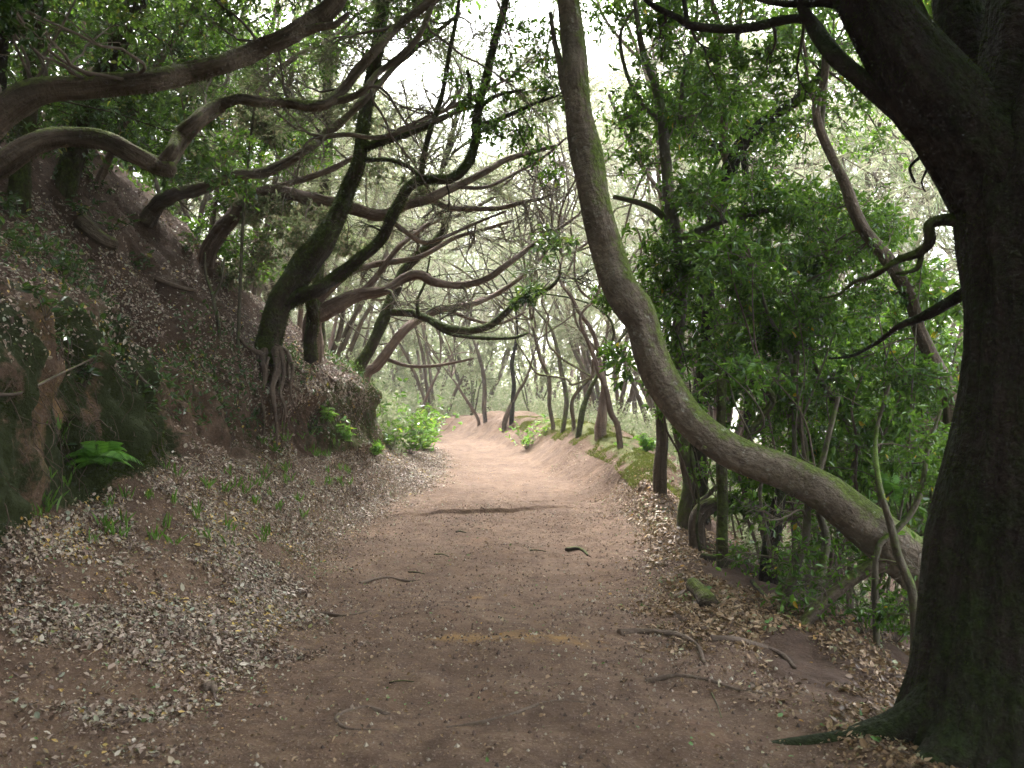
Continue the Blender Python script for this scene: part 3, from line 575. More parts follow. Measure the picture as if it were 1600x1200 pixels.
D3 = plant('heath_tree', 'dark brown heath limb rising from the leafy left bank beneath the moss-topped arch', 'tree',
           '225,345,30,10.6;245,325,28;270,308,26,10.2;300,295,24,9.7;335,287,20;375,273,20;410,270,18,9.9;450,252,17;480,232,16;505,212,16,10.2;540,185,14;575,150,12;620,100,10,10.6;670,60,8;720,20,6', 'bark_heath', sides=16, rough=.2, wob=.6, fuzz=1500, fl=.012, seat_=(9.5, 13))
D3.limb('500,215,10,10.2;540,210,9;590,215,9,10.5;640,200,8;700,180,7,11;760,160,5', 'bark_heath')
D4 = plant('heath_tree', 'reddish heath limb arching behind the big mossy tree to bare twigs above the path', 'tree',
           '318,430,36,12.2;322,395,34;338,368,32;365,338,30;395,312,26,12.4;430,304,25;465,308,24;500,315,22,12.5;540,322,22;575,332,20;605,335,20,12.6;640,322,18;680,308,17;720,290,15,12.8;755,270,13;790,250,11,13;830,238,9;870,228,6', 'bark_red', sides=16, rough=.2, wob=.7, fuzz=1500, fl=.012)
D4.limb('675,310,11,12.8;700,324,11;740,326,10;780,325,9,12.9;815,316,8;850,310,5', 'bark_red')
D4.limb('390,316,14,12.4;425,295,13;455,285,12,12.6;490,275,12;530,258,11;570,235,10,12.9;620,205,9;680,180,8,13.3;740,150,6;800,120,4', 'bark_red')
D4.limb('600,334,10,12.6;630,360,9;660,378,8,12.9;690,372,7;740,350,6,13.2;790,330,4', 'bark_red')
D4.limb('715,292,8,12.8;760,292,7;810,268,6,13.2;850,245,5;885,215,4', 'bark_red')
E = plant('mossy_tree', 'slender mossy stem at the left bank end, its low branch curving over the path', 'tree',
          '558,580,26,15.2;580,540,22;600,500,21;612,465,20;630,425,20;650,402,18,15.1;680,378,17;694,362,16;694,345,14,15;680,325,11;676,300,9;690,270,7', 'bark_moss', sides=14, rough=.16, fuzz=2500, fl=.04, twig='twig_dark')
E.limb('608,488,14,15.2;640,490,14;670,500,14;700,512,14,15;735,517,14;765,508,13;790,488,12,14.8;810,470,11;840,460,9;865,445,7,14.5;878,425,4', 'bark_moss', sides=12, rough=.14, fuzz=2200, fl=.04)
E.limb('670,502,8,15.1;700,520,7;750,528,7;800,528,6,14.9;825,520,4', 'bark_moss', fuzz=1500, fl=.03)
E.limb('655,495,9,15.1;652,470,6;664,440,5;672,400,3', 'bark_moss')
E.leaf = 'dark_laurel'
Fh = plant('heath_tree', 'rust-brown heath trunk lying low behind the mossy tree and branching toward the path', 'tree',
           '490,500,34,13.6;505,488,32;530,472,28;560,460,22,13.8;600,455,20;630,437,18,14;655,430,17;680,442,15;720,446,14,14.2;760,435,13;790,415,11;830,385,9,14.5;870,360,7;905,335,4', 'bark_red', sides=12, rough=.15)
Fh.limb('640,435,12,14;640,410,11;630,385,10,14.2;600,400,9;570,420,8', 'bark_red') if False else None
Fh.limb('500,470,14,13.6;540,430,13;580,415,12,14;620,408,11;660,400,10;710,372,8,14.4;750,360,7;800,345,5', 'bark_red')
Fh.limb('560,460,12,13.8;590,430,11,14;625,385,10;670,350,9,14.5;720,335,7;770,310,5', 'bark_red')
Fh2 = plant('heath_tree', 'brown heath stem leaning out over the path from the mossy end of the left bank', 'tree',
            '572,590,20,16.4;590,570,19;612,540,18;632,515,17;655,498,16,16.6;690,484,13;730,478,12;770,462,10,17;805,440,8;850,400,5', 'bark_red', sides=12)
Fh2.limb('700,484,8,16.7;740,500,7;780,505,6;820,488,4', 'bark_red')
Fh2.limb('600,560,8,16.4;640,572,7;690,570,6;740,560,4', 'bark_red')

# stems in the dark upper left corner
HL = []
for i, (s, m, lab) in enumerate((
    ('30,300,36,9.2;38,220,32;48,140,30;55,60,28;60,-20,26,9;80,-140,22;100,-300,16', 'bark_moss', 'dark upright stem at the upper left corner behind the highest limb'),
    ('95,310,46,10.2;120,230,42;150,140,38;185,70,34,10;215,0,34;245,-80,28;290,-240,20', 'bark_moss', 'mossy stem leaning right in the upper left, thickest of those behind the highest limb'),
    ('140,320,16,10.8;190,200,14;240,110,13;285,40,12;320,-20,12,10.6;370,-120,9', 'bark_red', 'thin reddish stem leaning right between the two big upper left limbs'),
    ('-30,330,30,8.6;-10,200,26;0,90,24;8,-20,22,8.5;20,-200,18', 'bark_dark', 'dark stem standing cut off by the left edge of the photo'),
    ('498,430,20,15.5;504,360,19;508,300,19;514,230,18,15.3;512,160,18;514,90,18;512,20,16;508,-60,14;500,-200,10', 'bark_moss', 'narrow upright mossy stem to the left of the big mossy tree'),
    ('330,360,10,13.5;350,260,10;400,150,10;460,90,9,13.2;520,60,8;560,20,6', 'bark_red', 'thin pale red stem crossing behind the mossy arch at upper left'))):
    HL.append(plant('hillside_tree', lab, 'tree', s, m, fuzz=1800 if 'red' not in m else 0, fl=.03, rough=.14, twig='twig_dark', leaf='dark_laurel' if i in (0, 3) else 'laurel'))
S1 = plant('sapling', 'straight thin dark sapling standing on the leafy bank left of the mossy tree', 'sapling', '372,525,7,9.9;376,440,6;380,340,6;386,270,5;396,180,4,9.8;405,100,3', 'bark_stem', seat_=(9, 14))
S2 = plant('sapling', 'pale forked sapling on the left bank beside the thin dark one', 'sapling', '342,512,7,10.4;336,480,7;330,455,6;322,430,5;320,395,4', 'bark_stem', seat_=(9, 14))
kk_ = S2.nodes[0][len(S2.nodes[0]) // 2, :3]; S2.limb([(*kk_, .02), (*(kk_ + [.1, 0, .2]), .018), (*(kk_ + [.14, 0, .5]), .01)], 'bark_stem')

# right side: slender trees between the two big trunks
R1 = plant('slender_tree', 'slender mossy trunk just right of the leaning trunk, footed at the path edge', 'tree',
           '1066,845,26,10.3;1070,800,25;1078,760,24;1074,720,28;1062,670,26,10.4;1058,600,24;1060,520,24;1062,440,25;1054,370,26,10.5;1045,310,22;1040,250,20;1034,190,18;1022,130,15;1005,80,12,10.4;995,20,9;985,-60,6', 'bark_stem', sides=16, rough=.10, fuzz=2500, fl=.014, leaf='laurel')
R1.limb('1066,372,14,10.4;1095,360,14;1130,345,13,10.2;1165,335,13;1200,328,12,10;1235,320,11;1265,326,9;1285,345,7,9.9;1290,365,4', 'bark_stem', fuzz=2000, fl=.012)
R1.limb('1045,345,14,10.5;1020,325,13;990,315,11;960,308,9,10.7', 'bark_stem')
R1.limb('1034,190,10,10.5;1005,165,9;985,130,8;972,90,7;970,50,6,10.4;990,15,4', 'bark_stem', fuzz=1500, fl=.012)
R1.limb('1042,215,9,10.5;1062,175,8;1068,120,7;1085,60,6;1090,0,5', 'bark_stem')
R1.limb('1072,790,9,10.3;1095,782,9;1110,770,9,9.9;1132,748,8', 'bark_stem')
R2 = plant('slender_tree', 'dark moss-furred trunk kinking to the upper right behind the slender mossy one', 'tree',
           '1092,740,34,11.6;1092,650,32;1100,580,30;1108,500,28,11.5;1102,440,28;1108,380,28;1125,320,28;1138,270,30,11.4;1155,235,26;1180,205,22;1205,180,20;1240,160,17,11.2;1275,125,14;1300,80,10', 'bark_dark', sides=16, rough=.14, fuzz=3800, fl=.024)
R2.limb('1140,265,18,11.4;1130,220,15;1132,170,14;1122,110,12,11.3;1125,50,11;1110,-10,9;1105,-90,6', 'bark_red')
R2.limb('1150,245,14,11.4;1115,225,12;1085,215,10;1070,190,8,11.3;1050,160,5', 'bark_dark', fuzz=2000, fl=.015)
R3 = plant('slender_tree', 'thin dark upright trunk in the shrubs midway between the kinked dark trunk and massive one', 'tree',
           '1168,760,18,12.6;1168,650,16;1172,560,16;1160,470,15;1158,380,14,12.5;1165,290,13;1158,200,12;1150,100,10;1158,0,8', 'bark_dark', fuzz=1800, fl=.02)
R5 = plant('slender_tree', 'winding red-brown stem slanting down toward the massive trunk, through the bushes on the right', 'tree',
           '1500,860,34,8.2;1498,760,34;1490,680,32;1482,610,28;1462,570,26;1438,520,25,8.1;1424,470,24;1402,430,24;1376,392,24;1345,350,22,8;1325,300,20;1308,262,18;1290,225,17;1277,190,16,7.9;1275,160,15;1288,125,14;1290,85,12;1282,55,9,7.8', 'bark_heath', sides=14, rough=.12, fuzz=500, fl=.01)
R5.limb('1276,165,9,7.9;1262,130,8;1260,95,7;1254,60,5', 'bark_red')
R5.limb('1300,250,12,8.2;1285,200,10,8.3;1288,150,8;1294,100,6', 'bark_stem', fuzz=1500, fl=.015)
R7 = plant('slender_tree', 'short mossy stem with an elbow pointing right, just above the bend of the leaning trunk', 'tree',
           '1128,720,20,8.6;1126,660,18;1128,610,18;1130,578,16;1150,588,15;1175,592,14,8.5;1200,612,14;1206,628,13;1190,650,12;1172,675,10;1160,700,8', 'bark_moss', fuzz=4000, fl=.014)
R8 = plant('slender_tree', 'low brown trunk arching over the ground beneath the leaning one', 'tree',
           '1090,845,30,9.6;1092,810,28;1110,792,28;1145,790,28,9.7;1180,795,26;1196,815,24;1204,850,22', 'bark_heath', rough=.15)
Ss = []
for s, m, lab in (
    ('1238,972,26,7.2;1232,930,22;1246,880,18;1258,840,16;1262,800,14;1268,740,10', 'bark_stem', 'pale blotched stem rising from the leaf litter to the underside of the leaning trunk'),
    ('1255,985,20,7.3;1290,860,16,7.6;1280,800,14;1275,760,12;1290,700,10;1310,620,8', 'bark_stem', 'thin stem crossing behind the sagging middle of the leaning trunk'),
    ('1428,1040,22,6.2;1430,980,18;1424,920,17;1405,870,16;1392,820,14;1375,760,11;1368,680,8,6.6;1390,600,5', 'bark_stem', 'thin pale stem rooted in the litter close to the left of the massive trunk'),
    ('1370,870,12,6.8;1400,830,12;1425,800,11;1440,760,10;1450,700,8;1470,640,5', 'bark_stem', 'thin green stem slanting up right from the low end of the leaning trunk'),
    ('1200,900,34,8.4;1205,850,30;1215,800,26;1222,760,20', 'bark_dark', 'dark broken stump under the lowest sag of the leaning trunk'),
    ('1262,760,10,9;1258,700,12;1245,650,12;1240,590,10;1248,530,8;1280,470,6;1300,420,4', 'bark_stem', 'thin forked stem standing behind the middle of the leaning trunk'),
    ('1240,600,8,9;1225,540,8;1200,490,7;1185,440,5', 'bark_stem', 'thin dark stem curving left among the glossy bushes'),
    ('1330,760,10,9.2;1340,700,12;1310,640,10;1270,560,8;1260,480,6', 'bark_stem', 'crooked thin stem leaning left in the bushes right of centre'),
    ('1035,800,24,12;1032,740,24;1036,690,22;1030,640,16', 'bark_heath', 'brown broken post-like trunk at the right edge of the mossy berm'),
    ('1215,520,12,13.6;1235,470,12;1262,420,12;1290,370,10;1320,330,8', 'bark_dark', 'dark stem leaning right behind the arching branch')):
    Ss.append(plant('understory_tree', lab, 'tree', s, m, fuzz=800, fl=.012, rough=.12))
Ls = []
for s, lab in (('1520,620,60,10.6;1470,655,54;1420,690,46;1380,715,40;1340,742,32;1300,775,26', 'thick red-brown trunk lying aslant behind the bushes, upper of two'),
               ('1540,690,44,11.2;1480,720,38;1420,745,32;1370,768,28;1330,790,20', 'thinner brown trunk lying aslant behind the bushes, lower of two')):
    Ls.append(plant('leaning_heath_trunk', lab, 'tree', s, 'bark_red', rough=.15))

# heath trees lined on the mossy berm
Bm = []
for s, m, lab in (
    ('968,694,18,15.4;965,665,17;955,645,17;948,610,16;935,575,16,15.5;925,550,12;914,525,11;906,500,10;912,485,8;930,470,5', 'bark_red', 'red-brown twisting heath stem nearest on the berm, crossing itself at mid height'),
    ('938,675,34,16.5;940,640,24;944,600,18;936,560,14;932,535,13;920,508,12;905,488,11;892,465,10;878,445,9;874,425,8;880,400,6', 'bark_red', 'fat-footed heath trunk splitting above the nearest mossy mound'),
    ('905,676,18,18;912,635,16;924,605,13;932,590,10;945,560,7', 'bark_moss', 'short mossy curved stem left of the fat-footed heath trunk'),
    ('864,664,12,20;859,632,12;857,590,11;845,560,10;838,535,8;830,500,5', 'bark_heath', 'slim grey-brown stem near the middle of the berm, kinked to the left'),
    ('880,668,14,19;884,622,14;876,575,12;868,532,10;858,510,8;838,485,6;828,470,4', 'bark_stem', 'green-tinged slim stem in the middle of the berm with long arching top'),
    ('758,652,13,27;755,590,12;750,560,10;742,535,7;732,515,4', 'bark_heath', 'grey straight stem on the far tip of the berm by the bend'),
    ('748,658,10,28;738,640,9;724,618,8;713,600,6;705,590,3', 'bark_red', 'reddish bare stem leaning left over the bend of the path'),
    ('789,660,14,25;796,638,12;808,615,10;822,592,8;832,560,6;842,530,4', 'bark_heath', 'stem leaning right on the far part of the berm'),
    ('968,660,12,17.5;963,610,12;958,555,11;950,510,10;940,475,8;935,430,6;925,400,4', 'bark_heath', 'straight brown stem just behind the fat-footed heath trunk'),
    ('896,662,12,20.5;893,630,11;905,608,10;925,590,7', 'bark_heath', 'low brown stem leaning right behind the mid-berm stems'),
    ('800,655,14,24;802,600,12;800,565,12;806,535,10;808,500,7', 'bark_dark', 'dark upright trunk rising behind the far part of the berm'),
    ('672,672,10,34;662,640,9;672,610,8;685,580,6', 'bark_red', 'reddish twin-forked stem left of the path beyond the bend'),
    ('995,670,14,16;990,620,13;1000,560,12;985,500,11;990,440,9;975,380,7;985,300,5', 'bark_heath', 'crooked brown stem half hidden by the leaning trunk')):
    Bm.append(plant('heath_tree', lab, 'tree', seat(s, 13, 36), m, rough=.14, leaf='heath_far_lit', wob=.5, fuzz=600 if m == 'bark_moss' else 0))
    t = Bm[-1]; e = t.nodes[0][-1, :3]; t.grow_up(e + [rng.normal() * .9, rng.normal() * .6, 2.0 + 2.5 * rng.random()]); t.grow_up(e + [rng.normal() * 1.5, rng.normal() * .6, 1.5 + 1.5 * rng.random()])
    for k in range(3):
        c = e + rng.normal(size=3) * [.9, .9, .5] + [0, 0, 1.3]; t.limb(np.column_stack([bows(e[None], c[None], 6, rng.normal(size=(1, 3)) * .2)[0], np.linspace(.03, .012, 6)]), m, wob=.6)

def allt_(): return [A, B, Cc, D1, D2, D3, D4, R2, HL[1], HL[3]]
# ------------------------------------------------------------------ crowns and sprays
sprays(A, '1030,60,5.0,60;1110,110,5.1,70;1200,90,5.1,60;1150,-20,5,70;1250,150,5.2,50;1230,-60,4.8,80;1330,-150,4.9,90', .05, nt=36, per=9, r0=.012)
sprays(R1, '1000,120,10,80;1060,70,10.2,90;960,200,10.6,60;1090,180,10.2,80;1000,260,10.6,70;1130,60,10.5,90;960,30,10.6,70;1040,-40,10.4,90;1000,400,10.6,60;1090,300,10.1,60;1040,470,10.2,55;1120,420,10,60;960,470,10.8,45', .075, nt=46, per=9)
sprays(R2, '1180,130,11.2,80;1240,80,11.2,90;1300,120,11.4,80;1200,20,11.2,90;1250,210,11.3,70;1170,260,11.2,60;1330,200,11.6,80;1390,230,11.8,60;1130,-30,11.3,90;1290,10,11.3,90;1100,90,11.4,80', .08, nt=46, per=9)
sprays(R3, '1180,330,12.4,70;1130,420,12.5,70;1200,420,12.6,70;1170,520,12.4,80;1130,600,12.6,60;1210,600,12.4,70', .08, nt=40, per=9)
sprays(R5, '1340,330,8.4,70;1390,360,8.5,60;1290,330,8.4,60;1330,400,8.3,70;1280,400,8.4,60;1300,470,8.3,70;1370,480,8.2,60;1230,460,8.6,60;1440,610,8.0,55;1400,570,8.2,60;1350,560,8.3,60', .062, nt=44, per=9, r0=.012)
sprays(Ss[5], '1250,560,9,70;1200,520,9.1,60;1290,620,9,60;1180,600,9.1,60;1230,650,9.2,60', .065, nt=44, per=9, r0=.012)
sprays(Ss[6], '1190,440,9,60;1150,500,9.2,60;1230,400,9.2,55', .065, nt=40, per=9, r0=.01)
sprays(Ss[7], '1330,620,9.1,70;1290,540,9,60;1350,690,9,60;1400,650,9.1,60', .065, nt=44, per=9, r0=.012)
sprays(Ss[3], '1440,760,6.8,45;1460,680,7,50;1400,720,7,45', .055, nt=30, per=8, r0=.008)
sprays(Ss[2], '1390,640,6.7,45;1440,700,6.5,40;1410,940,6.3,30;1380,960,6.3,28', .055, nt=22, per=8, r0=.008)
sprays(R7, '1150,560,8.7,40;1110,640,8.8,45;1200,690,8.6,45;1140,680,8.8,45', .06, nt=26, per=8, r0=.008)
sprays(R8, '1110,740,9.8,45;1160,740,9.9,45;1230,800,9.6,50;1050,640,10,35', .065, nt=24, per=8, r0=.008)
sprays(Ls[0], '1450,640,10.8,70;1380,680,11,60;1320,710,11,60;1430,720,11,60;1490,560,10.6,60;1440,530,11,60', .07, nt=36, per=9)
sprays(Ls[1], '1420,800,11,60;1370,830,10.6,50;1460,860,10,50;1450,780,11,60', .07, nt=36, per=9)
# left side leaf masses
sprays(D1, '-3,-1,5,1.5;-4.6,-4,4.6,1.6;-3,-7,3.8,1.6;-5.2,1,5,1.5;-5.5,-1,4.4,1.5;-2,.5,6,1.4;-4,3.5,6.2,1.4;-2.8,6,6.4,1.4;60,50,7.4,90;180,40,7.4,90;330,30,7.4,80;120,-60,7.2,110;280,-60,7,110;430,-40,7.2,90;-40,60,7,100', .06, nt=44, per=8, r0=.014)
sprays(HL[0], '20,40,9.6,90;100,60,9.4,90;60,200,9.4,80;110,180,9.6,70;20,140,9.6,80', .075, nt=44, per=9)
sprays(HL[1], '210,60,10,90;280,90,10.4,80;160,190,10.2,80;240,190,10.3,80;180,10,10.4,90;320,160,10.4,70;130,260,10.4,70', .075, nt=44, per=9)
sprays(HL[2], '340,60,10.8,80;400,100,11,70;300,-10,10.8,90;360,-30,10.9,80;230,140,10.8,80;260,250,10.8,60', .08, nt=44, per=9)
sprays(HL[3], '-20,60,8.6,90;0,200,8.8,70;30,-40,8.6,100', .07, nt=44, per=8)
sprays(HL[4], '460,110,15,70;430,60,15,80;540,60,15.2,60;470,-10,15,80;440,220,15.2,50', .10, nt=36, per=8)
sprays(HL[5], '400,210,13.2,60;440,200,13.4,70;480,230,13.2,60;370,240,13.2,60;340,310,13.2,50', .09, nt=48, per=9)
sprays(D4, '440,385,11.8,60;480,372,11.7,45;400,410,11.8,45;370,430,12,35;520,340,11.8,30;400,330,12,40', .075, nt=46, per=9, r0=.012)
sprays(D4, '620,260,13,60;580,280,13,50;660,310,13,40', .09, nt=30, per=8, r0=.012)
sprays(Cc, '730,150,10.6,50;790,130,10.4,60;830,200,10.4,55;870,150,10.2,50;800,60,10.4,60;860,60,10.2,60;770,210,10.6,40;840,260,10.2,40;560,30,11,70;640,60,11,70;680,-30,10.8,80;520,100,11.3,60', .08, nt=32, per=8, r0=.012)
sprays(E, '770,455,14.6,40;740,440,14.6,25;800,520,14.7,28;860,380,14.2,45;820,460,14.4,30', .15, nt=24, per=7, r0=.014)
# feathery heath masses
H = dict(kind='heath', flat=.7, sub=9, wn_=.006, spread=.34)
sprays(D4, '650,130,14,110;720,220,14.2,90;640,230,14,80;800,200,14.4,90;860,260,14.6,70;600,170,14,80;760,300,14.2,70', .12, nt=120, per=16, **H)
sprays(D3, '560,80,11.5,90;650,40,11.8,90;480,180,11,70;740,60,12.4,90;620,-40,12,100', .10, nt=110, per=16, **H)
sprays(D2, '430,110,9,70;640,20,9.6,80;330,120,9,60;520,60,9.4,70', .09, nt=80, per=14, **H)
sprays(Fh, '660,360,14.8,80;720,400,15,70;780,380,15.2,80;840,330,15.4,80;900,300,15.8,70;740,320,15,80;580,360,14.6,60;620,410,14.8,60', .12, nt=110, per=16, **H)
sprays(Fh2, '680,440,17,70;740,430,17.4,70;800,400,17.6,70;860,360,17.8,80;640,470,17,60;700,540,17.4,60', .14, nt=100, per=16, **H)
for t in Fh, Fh2, D3: pass
for t in Bm:
    e = t.nodes[0][-1, :3]
    for k in range(2):
        t.cluster(e + rng.normal(size=3) * [1.0, .9, .6] + [0, 0, 1.6 + .6 * k], .95, 110, 14, .17, 'heath', .8, 9, .018, tone=(.1, 1), spread=.34, wn_=.009)
L1 = dict(nt=44, per=8, r0=.012)
fill([R1, R2, R3, R5], 36, 940, 1480, -40, 270, 9.5, 13, 75, size=.10, **L1)
fill([R3, R5, R7, R8] + Ls + Ss[4:8], 16, 1000, 1200, 270, 480, 9.8, 12.5, 55, size=.10, **L1)
fill([R3, R5, R7, R8] + Ls + Ss[4:8], 44, 1095, 1490, 290, 740, 8.8, 12.5, 55, size=.105, **L1)
fill([R8, R5] + Ls + Ss[4:8], 12, 1150, 1470, 720, 860, 9.2, 12, 45, size=.10, **L1)
HL[1].leaf = 'dark_laurel'
fill(HL[:4] + [HL[4]], 44, -60, 420, -80, 300, 8.8, 13, 85, size=.09, **L1)
fill([HL[4], HL[5], D3, D4], 12, 300, 560, 150, 400, 12, 15, 55, size=.10, nt=60, per=10, r0=.012)
HF = dict(kind='heath', flat=.7, sub=10, nt=130, per=16, spread=.34)
fill([Fh, Fh2, D4, D3], 18, 430, 920, -40, 480, 13, 19, 85, size=.13, wn_=.007, **HF)
HF['nt'] = 90
fill(Bm, 7, 600, 1000, -60, 420, 17, 24, 90, size=.17, wn_=.009, tone=(.1, 1), **HF)
fill(Bm, 18, 1000, 1480, -60, 560, 16, 26, 95, size=.17, wn_=.009, tone=(.1, 1), **HF)
Tree.corridor = False; HF['nt'] = 60
fill([Fh, Fh2, D4, E], 20, 600, 930, -40, 430, 15, 20, 85, size=.14, wn_=.007, **HF)
Tree.corridor = True
Tree.corridor = False; fill(Bm + [Fh2, E], 44, 540, 960, -40, 460, 20, 30, 90, size=.2, wn_=.009, tone=(.1, 1), **HF); Tree.corridor = True
for _ in range(30):
    px, py, Y = rng.uniform(560, 930), rng.uniform(200, 500), rng.uniform(12.5, 18); c = P(px, py, Y); Tree.corridor = False
    t = min((D4, Fh, Fh2, E), key=lambda t: np.min(np.linalg.norm(np.concatenate(t.nodes)[:, :3] - c, axis=1))); t.cluster(c, 75 * Y / F, 46, 1, .05, 'heath', .7, 10, .03); Tree.corridor = True
for _ in range(34):
    px, py, Y = rng.uniform(1130, 1450), rng.uniform(780, 990), rng.uniform(6.6, 9.5)
    if py > 1000 - .0 * px and px < 1150: continue
    c = P(px, py, Y); c[2] = max(c[2], ground(c[0], c[1]) + .12); t = min(Ss + [R8, R1, B], key=lambda t: np.min(np.linalg.norm(np.concatenate(t.nodes)[:, :3] - c, axis=1)))
    t.cluster(c, rng.uniform(.25, .5), 34, int(rng.choice([1, 1, 3])), .075, 'leaf', .6, 8, .012)
for _ in range(34):
    px, py, Y = rng.uniform(240, 900), rng.uniform(40, 360), rng.uniform(8, 13); c = P(px, py, Y)
    t = min((D2, D3, D4, Cc), key=lambda t: np.min(np.linalg.norm(np.concatenate(t.nodes)[:, :3] - c, axis=1))); t.cluster(c, rng.uniform(.4, .75), 44, 1, .05, 'heath', .7, 10, .016)
Tn = []
for k in range(46):
    px, Y = rng.uniform(1090, 1480), rng.uniform(7.6, 12.5); x = (px - CX) * Y / F; z = ground(x, Y); h = rng.uniform(1.6, 4.2); n = 8; u = np.linspace(0, 1, n)[:, None]
    pts = np.array([x, Y, z - .1]) + u * np.array([rng.normal() * .45, rng.normal() * .3, h]) + np.cumsum(rng.normal(size=(n, 3)) * [.10, .08, .03], 0) * np.minimum(u * 3, 1); r0_ = rng.uniform(.010, .028)
    t = Tree('thin_stem', 'thin crooked stem, one of many in the thicket between the two big right trunks', 'sapling', (x, Y, z), 'thin stems in the right thicket', 'twig', 'laurel')
    t.limb(np.column_stack([pts, np.linspace(r0_, r0_ * .3, n)]), str(rng.choice(['bark_stem', 'bark_moss', 'bark_heath'])), 'trunk', wob=.8, rough=.12, fuzz=600, fl=.012)
    m_ = pts[rng.integers(3, 6)]; e_ = m_ + [rng.normal() * .4, rng.normal() * .3, rng.uniform(.3, .9)]; t.limb(np.column_stack([bows(m_[None], e_[None], 6, rng.normal(size=(1, 3)) * .2)[0], np.linspace(r0_ * .5, r0_ * .2, 6)]), 'bark_stem', wob=.8)
    for _ in range(2): t.cluster(pts[-1 - rng.integers(0, 3)] + rng.normal(size=3) * [.25, .25, .2], .38, 26, 7, .10, 'leaf', .7, 6, .008)
    Tn.append(t)
for t in allt_(): t.offscreen = True
# unseen leaf clusters above and behind the camera, added to shade the foreground
for t, L_ in ((A, '0,-2,6,1.6;3,-3,5.6,1.6;-1.5,-5,5,1.6;4,-6,4.5,1.6;1,-7,4,1.6;5,0,5,1.6;5.6,3,4.6,1.5;0,.5,5.6,1.5;-1,-1,6.4,1.5;2.5,9.5,7.4,1.4;4.6,-3,4,1.6;1.5,3,6.5,1.5;0,4.5,7,1.6;3.2,4.5,6.6,1.5;2.4,7,7.2,1.5;.4,7.5,7.6,1.5;3.5,2,6.5,1.5;.5,1.5,6.8,1.5;2,0,6.4,1.5;4.5,6,6,1.4;4.6,8.5,5.6,1.3'), (D1, '-3,-1,5,1.5;-4.6,-4,4.6,1.6;-3,-7,3.8,1.6;-5.2,1,5,1.5;-5.5,-1,4.4,1.5;-2,.5,6,1.4;-4,3.5,6.2,1.4;-2.8,6,6.4,1.4;-2.4,5,5.6,1.4;-1.4,7,6.6,1.5;-3.6,7,5.4,1.4;-3,2.5,5.6,1.4;-4.5,4.5,5,1.3;-1,3,6.2,1.3'),
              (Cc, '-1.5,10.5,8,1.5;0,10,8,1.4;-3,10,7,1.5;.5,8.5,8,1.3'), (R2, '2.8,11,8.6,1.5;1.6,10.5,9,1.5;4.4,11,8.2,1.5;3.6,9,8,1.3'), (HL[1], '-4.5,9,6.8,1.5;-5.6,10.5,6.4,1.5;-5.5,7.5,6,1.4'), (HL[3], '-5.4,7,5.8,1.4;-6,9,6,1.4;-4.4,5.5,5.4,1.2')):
    for q in L_.split(';'):
        x, y, z, r = map(float, q.split(',')); t.cluster((x, y, z), r, 190, 12, .12, 'leaf', .55, 16, .035)
for T_, n_, x0, x1, y0, y1, z0, z1 in ((Cc, 8, -3, .5, 8, 14.4, 7.6, 10), (R2, 6, .5, 3, 8, 13, 7.6, 10), (Cc, 10, -2.2, .6, 11, 14.4, 7.8, 9.6), (R2, 7, .2, 2.4, 11, 14.4, 7.8, 9.6), (A, 14, -2, 3, 3, 10, 6.8, 8.8), (A, 26, 0, 6.5, -8, 10, 5, 8.2), (D1, 24, -6.5, 0, -8, 8, 5, 7.8), (A, 12, -2, 7, -9, -4, 1.5, 5), (D1, 12, -7, 1, -9, -4, 1.5, 5), (A, 8, 4.5, 8, -4, 3.5, .5, 5), (D1, 6, -7.5, -5, -4, 2.5, 4, 6)):
    for _ in range(n_): T_.cluster((rng.uniform(x0, x1), rng.uniform(y0, y1), rng.uniform(z0, z1)), 1.4, 130, 10, .15, 'leaf', .55, 10, .03)  # more out-of-view clusters added to darken the near and middle path
allt = [A, B, Cc, D1, D2, D3, D4, E, Fh, Fh2, S1, S2, R1, R2, R3, R5, R7, R8] + HL + Ss + Ls + Bm + Tn
for t in (D2, D3, D4, Fh, Fh2): pass
B.cr.n or B.cluster((.9, 8.4, 8.2), 1.3, 80, 10, .1, 'leaf', .6, 12, .03)
for t in (D2, D3, D4, Fh, Fh2): t.leaf = 'heath'
# leafy clusters on heath trees D4 stay small; give them the right tint
for t in allt: t.finish()
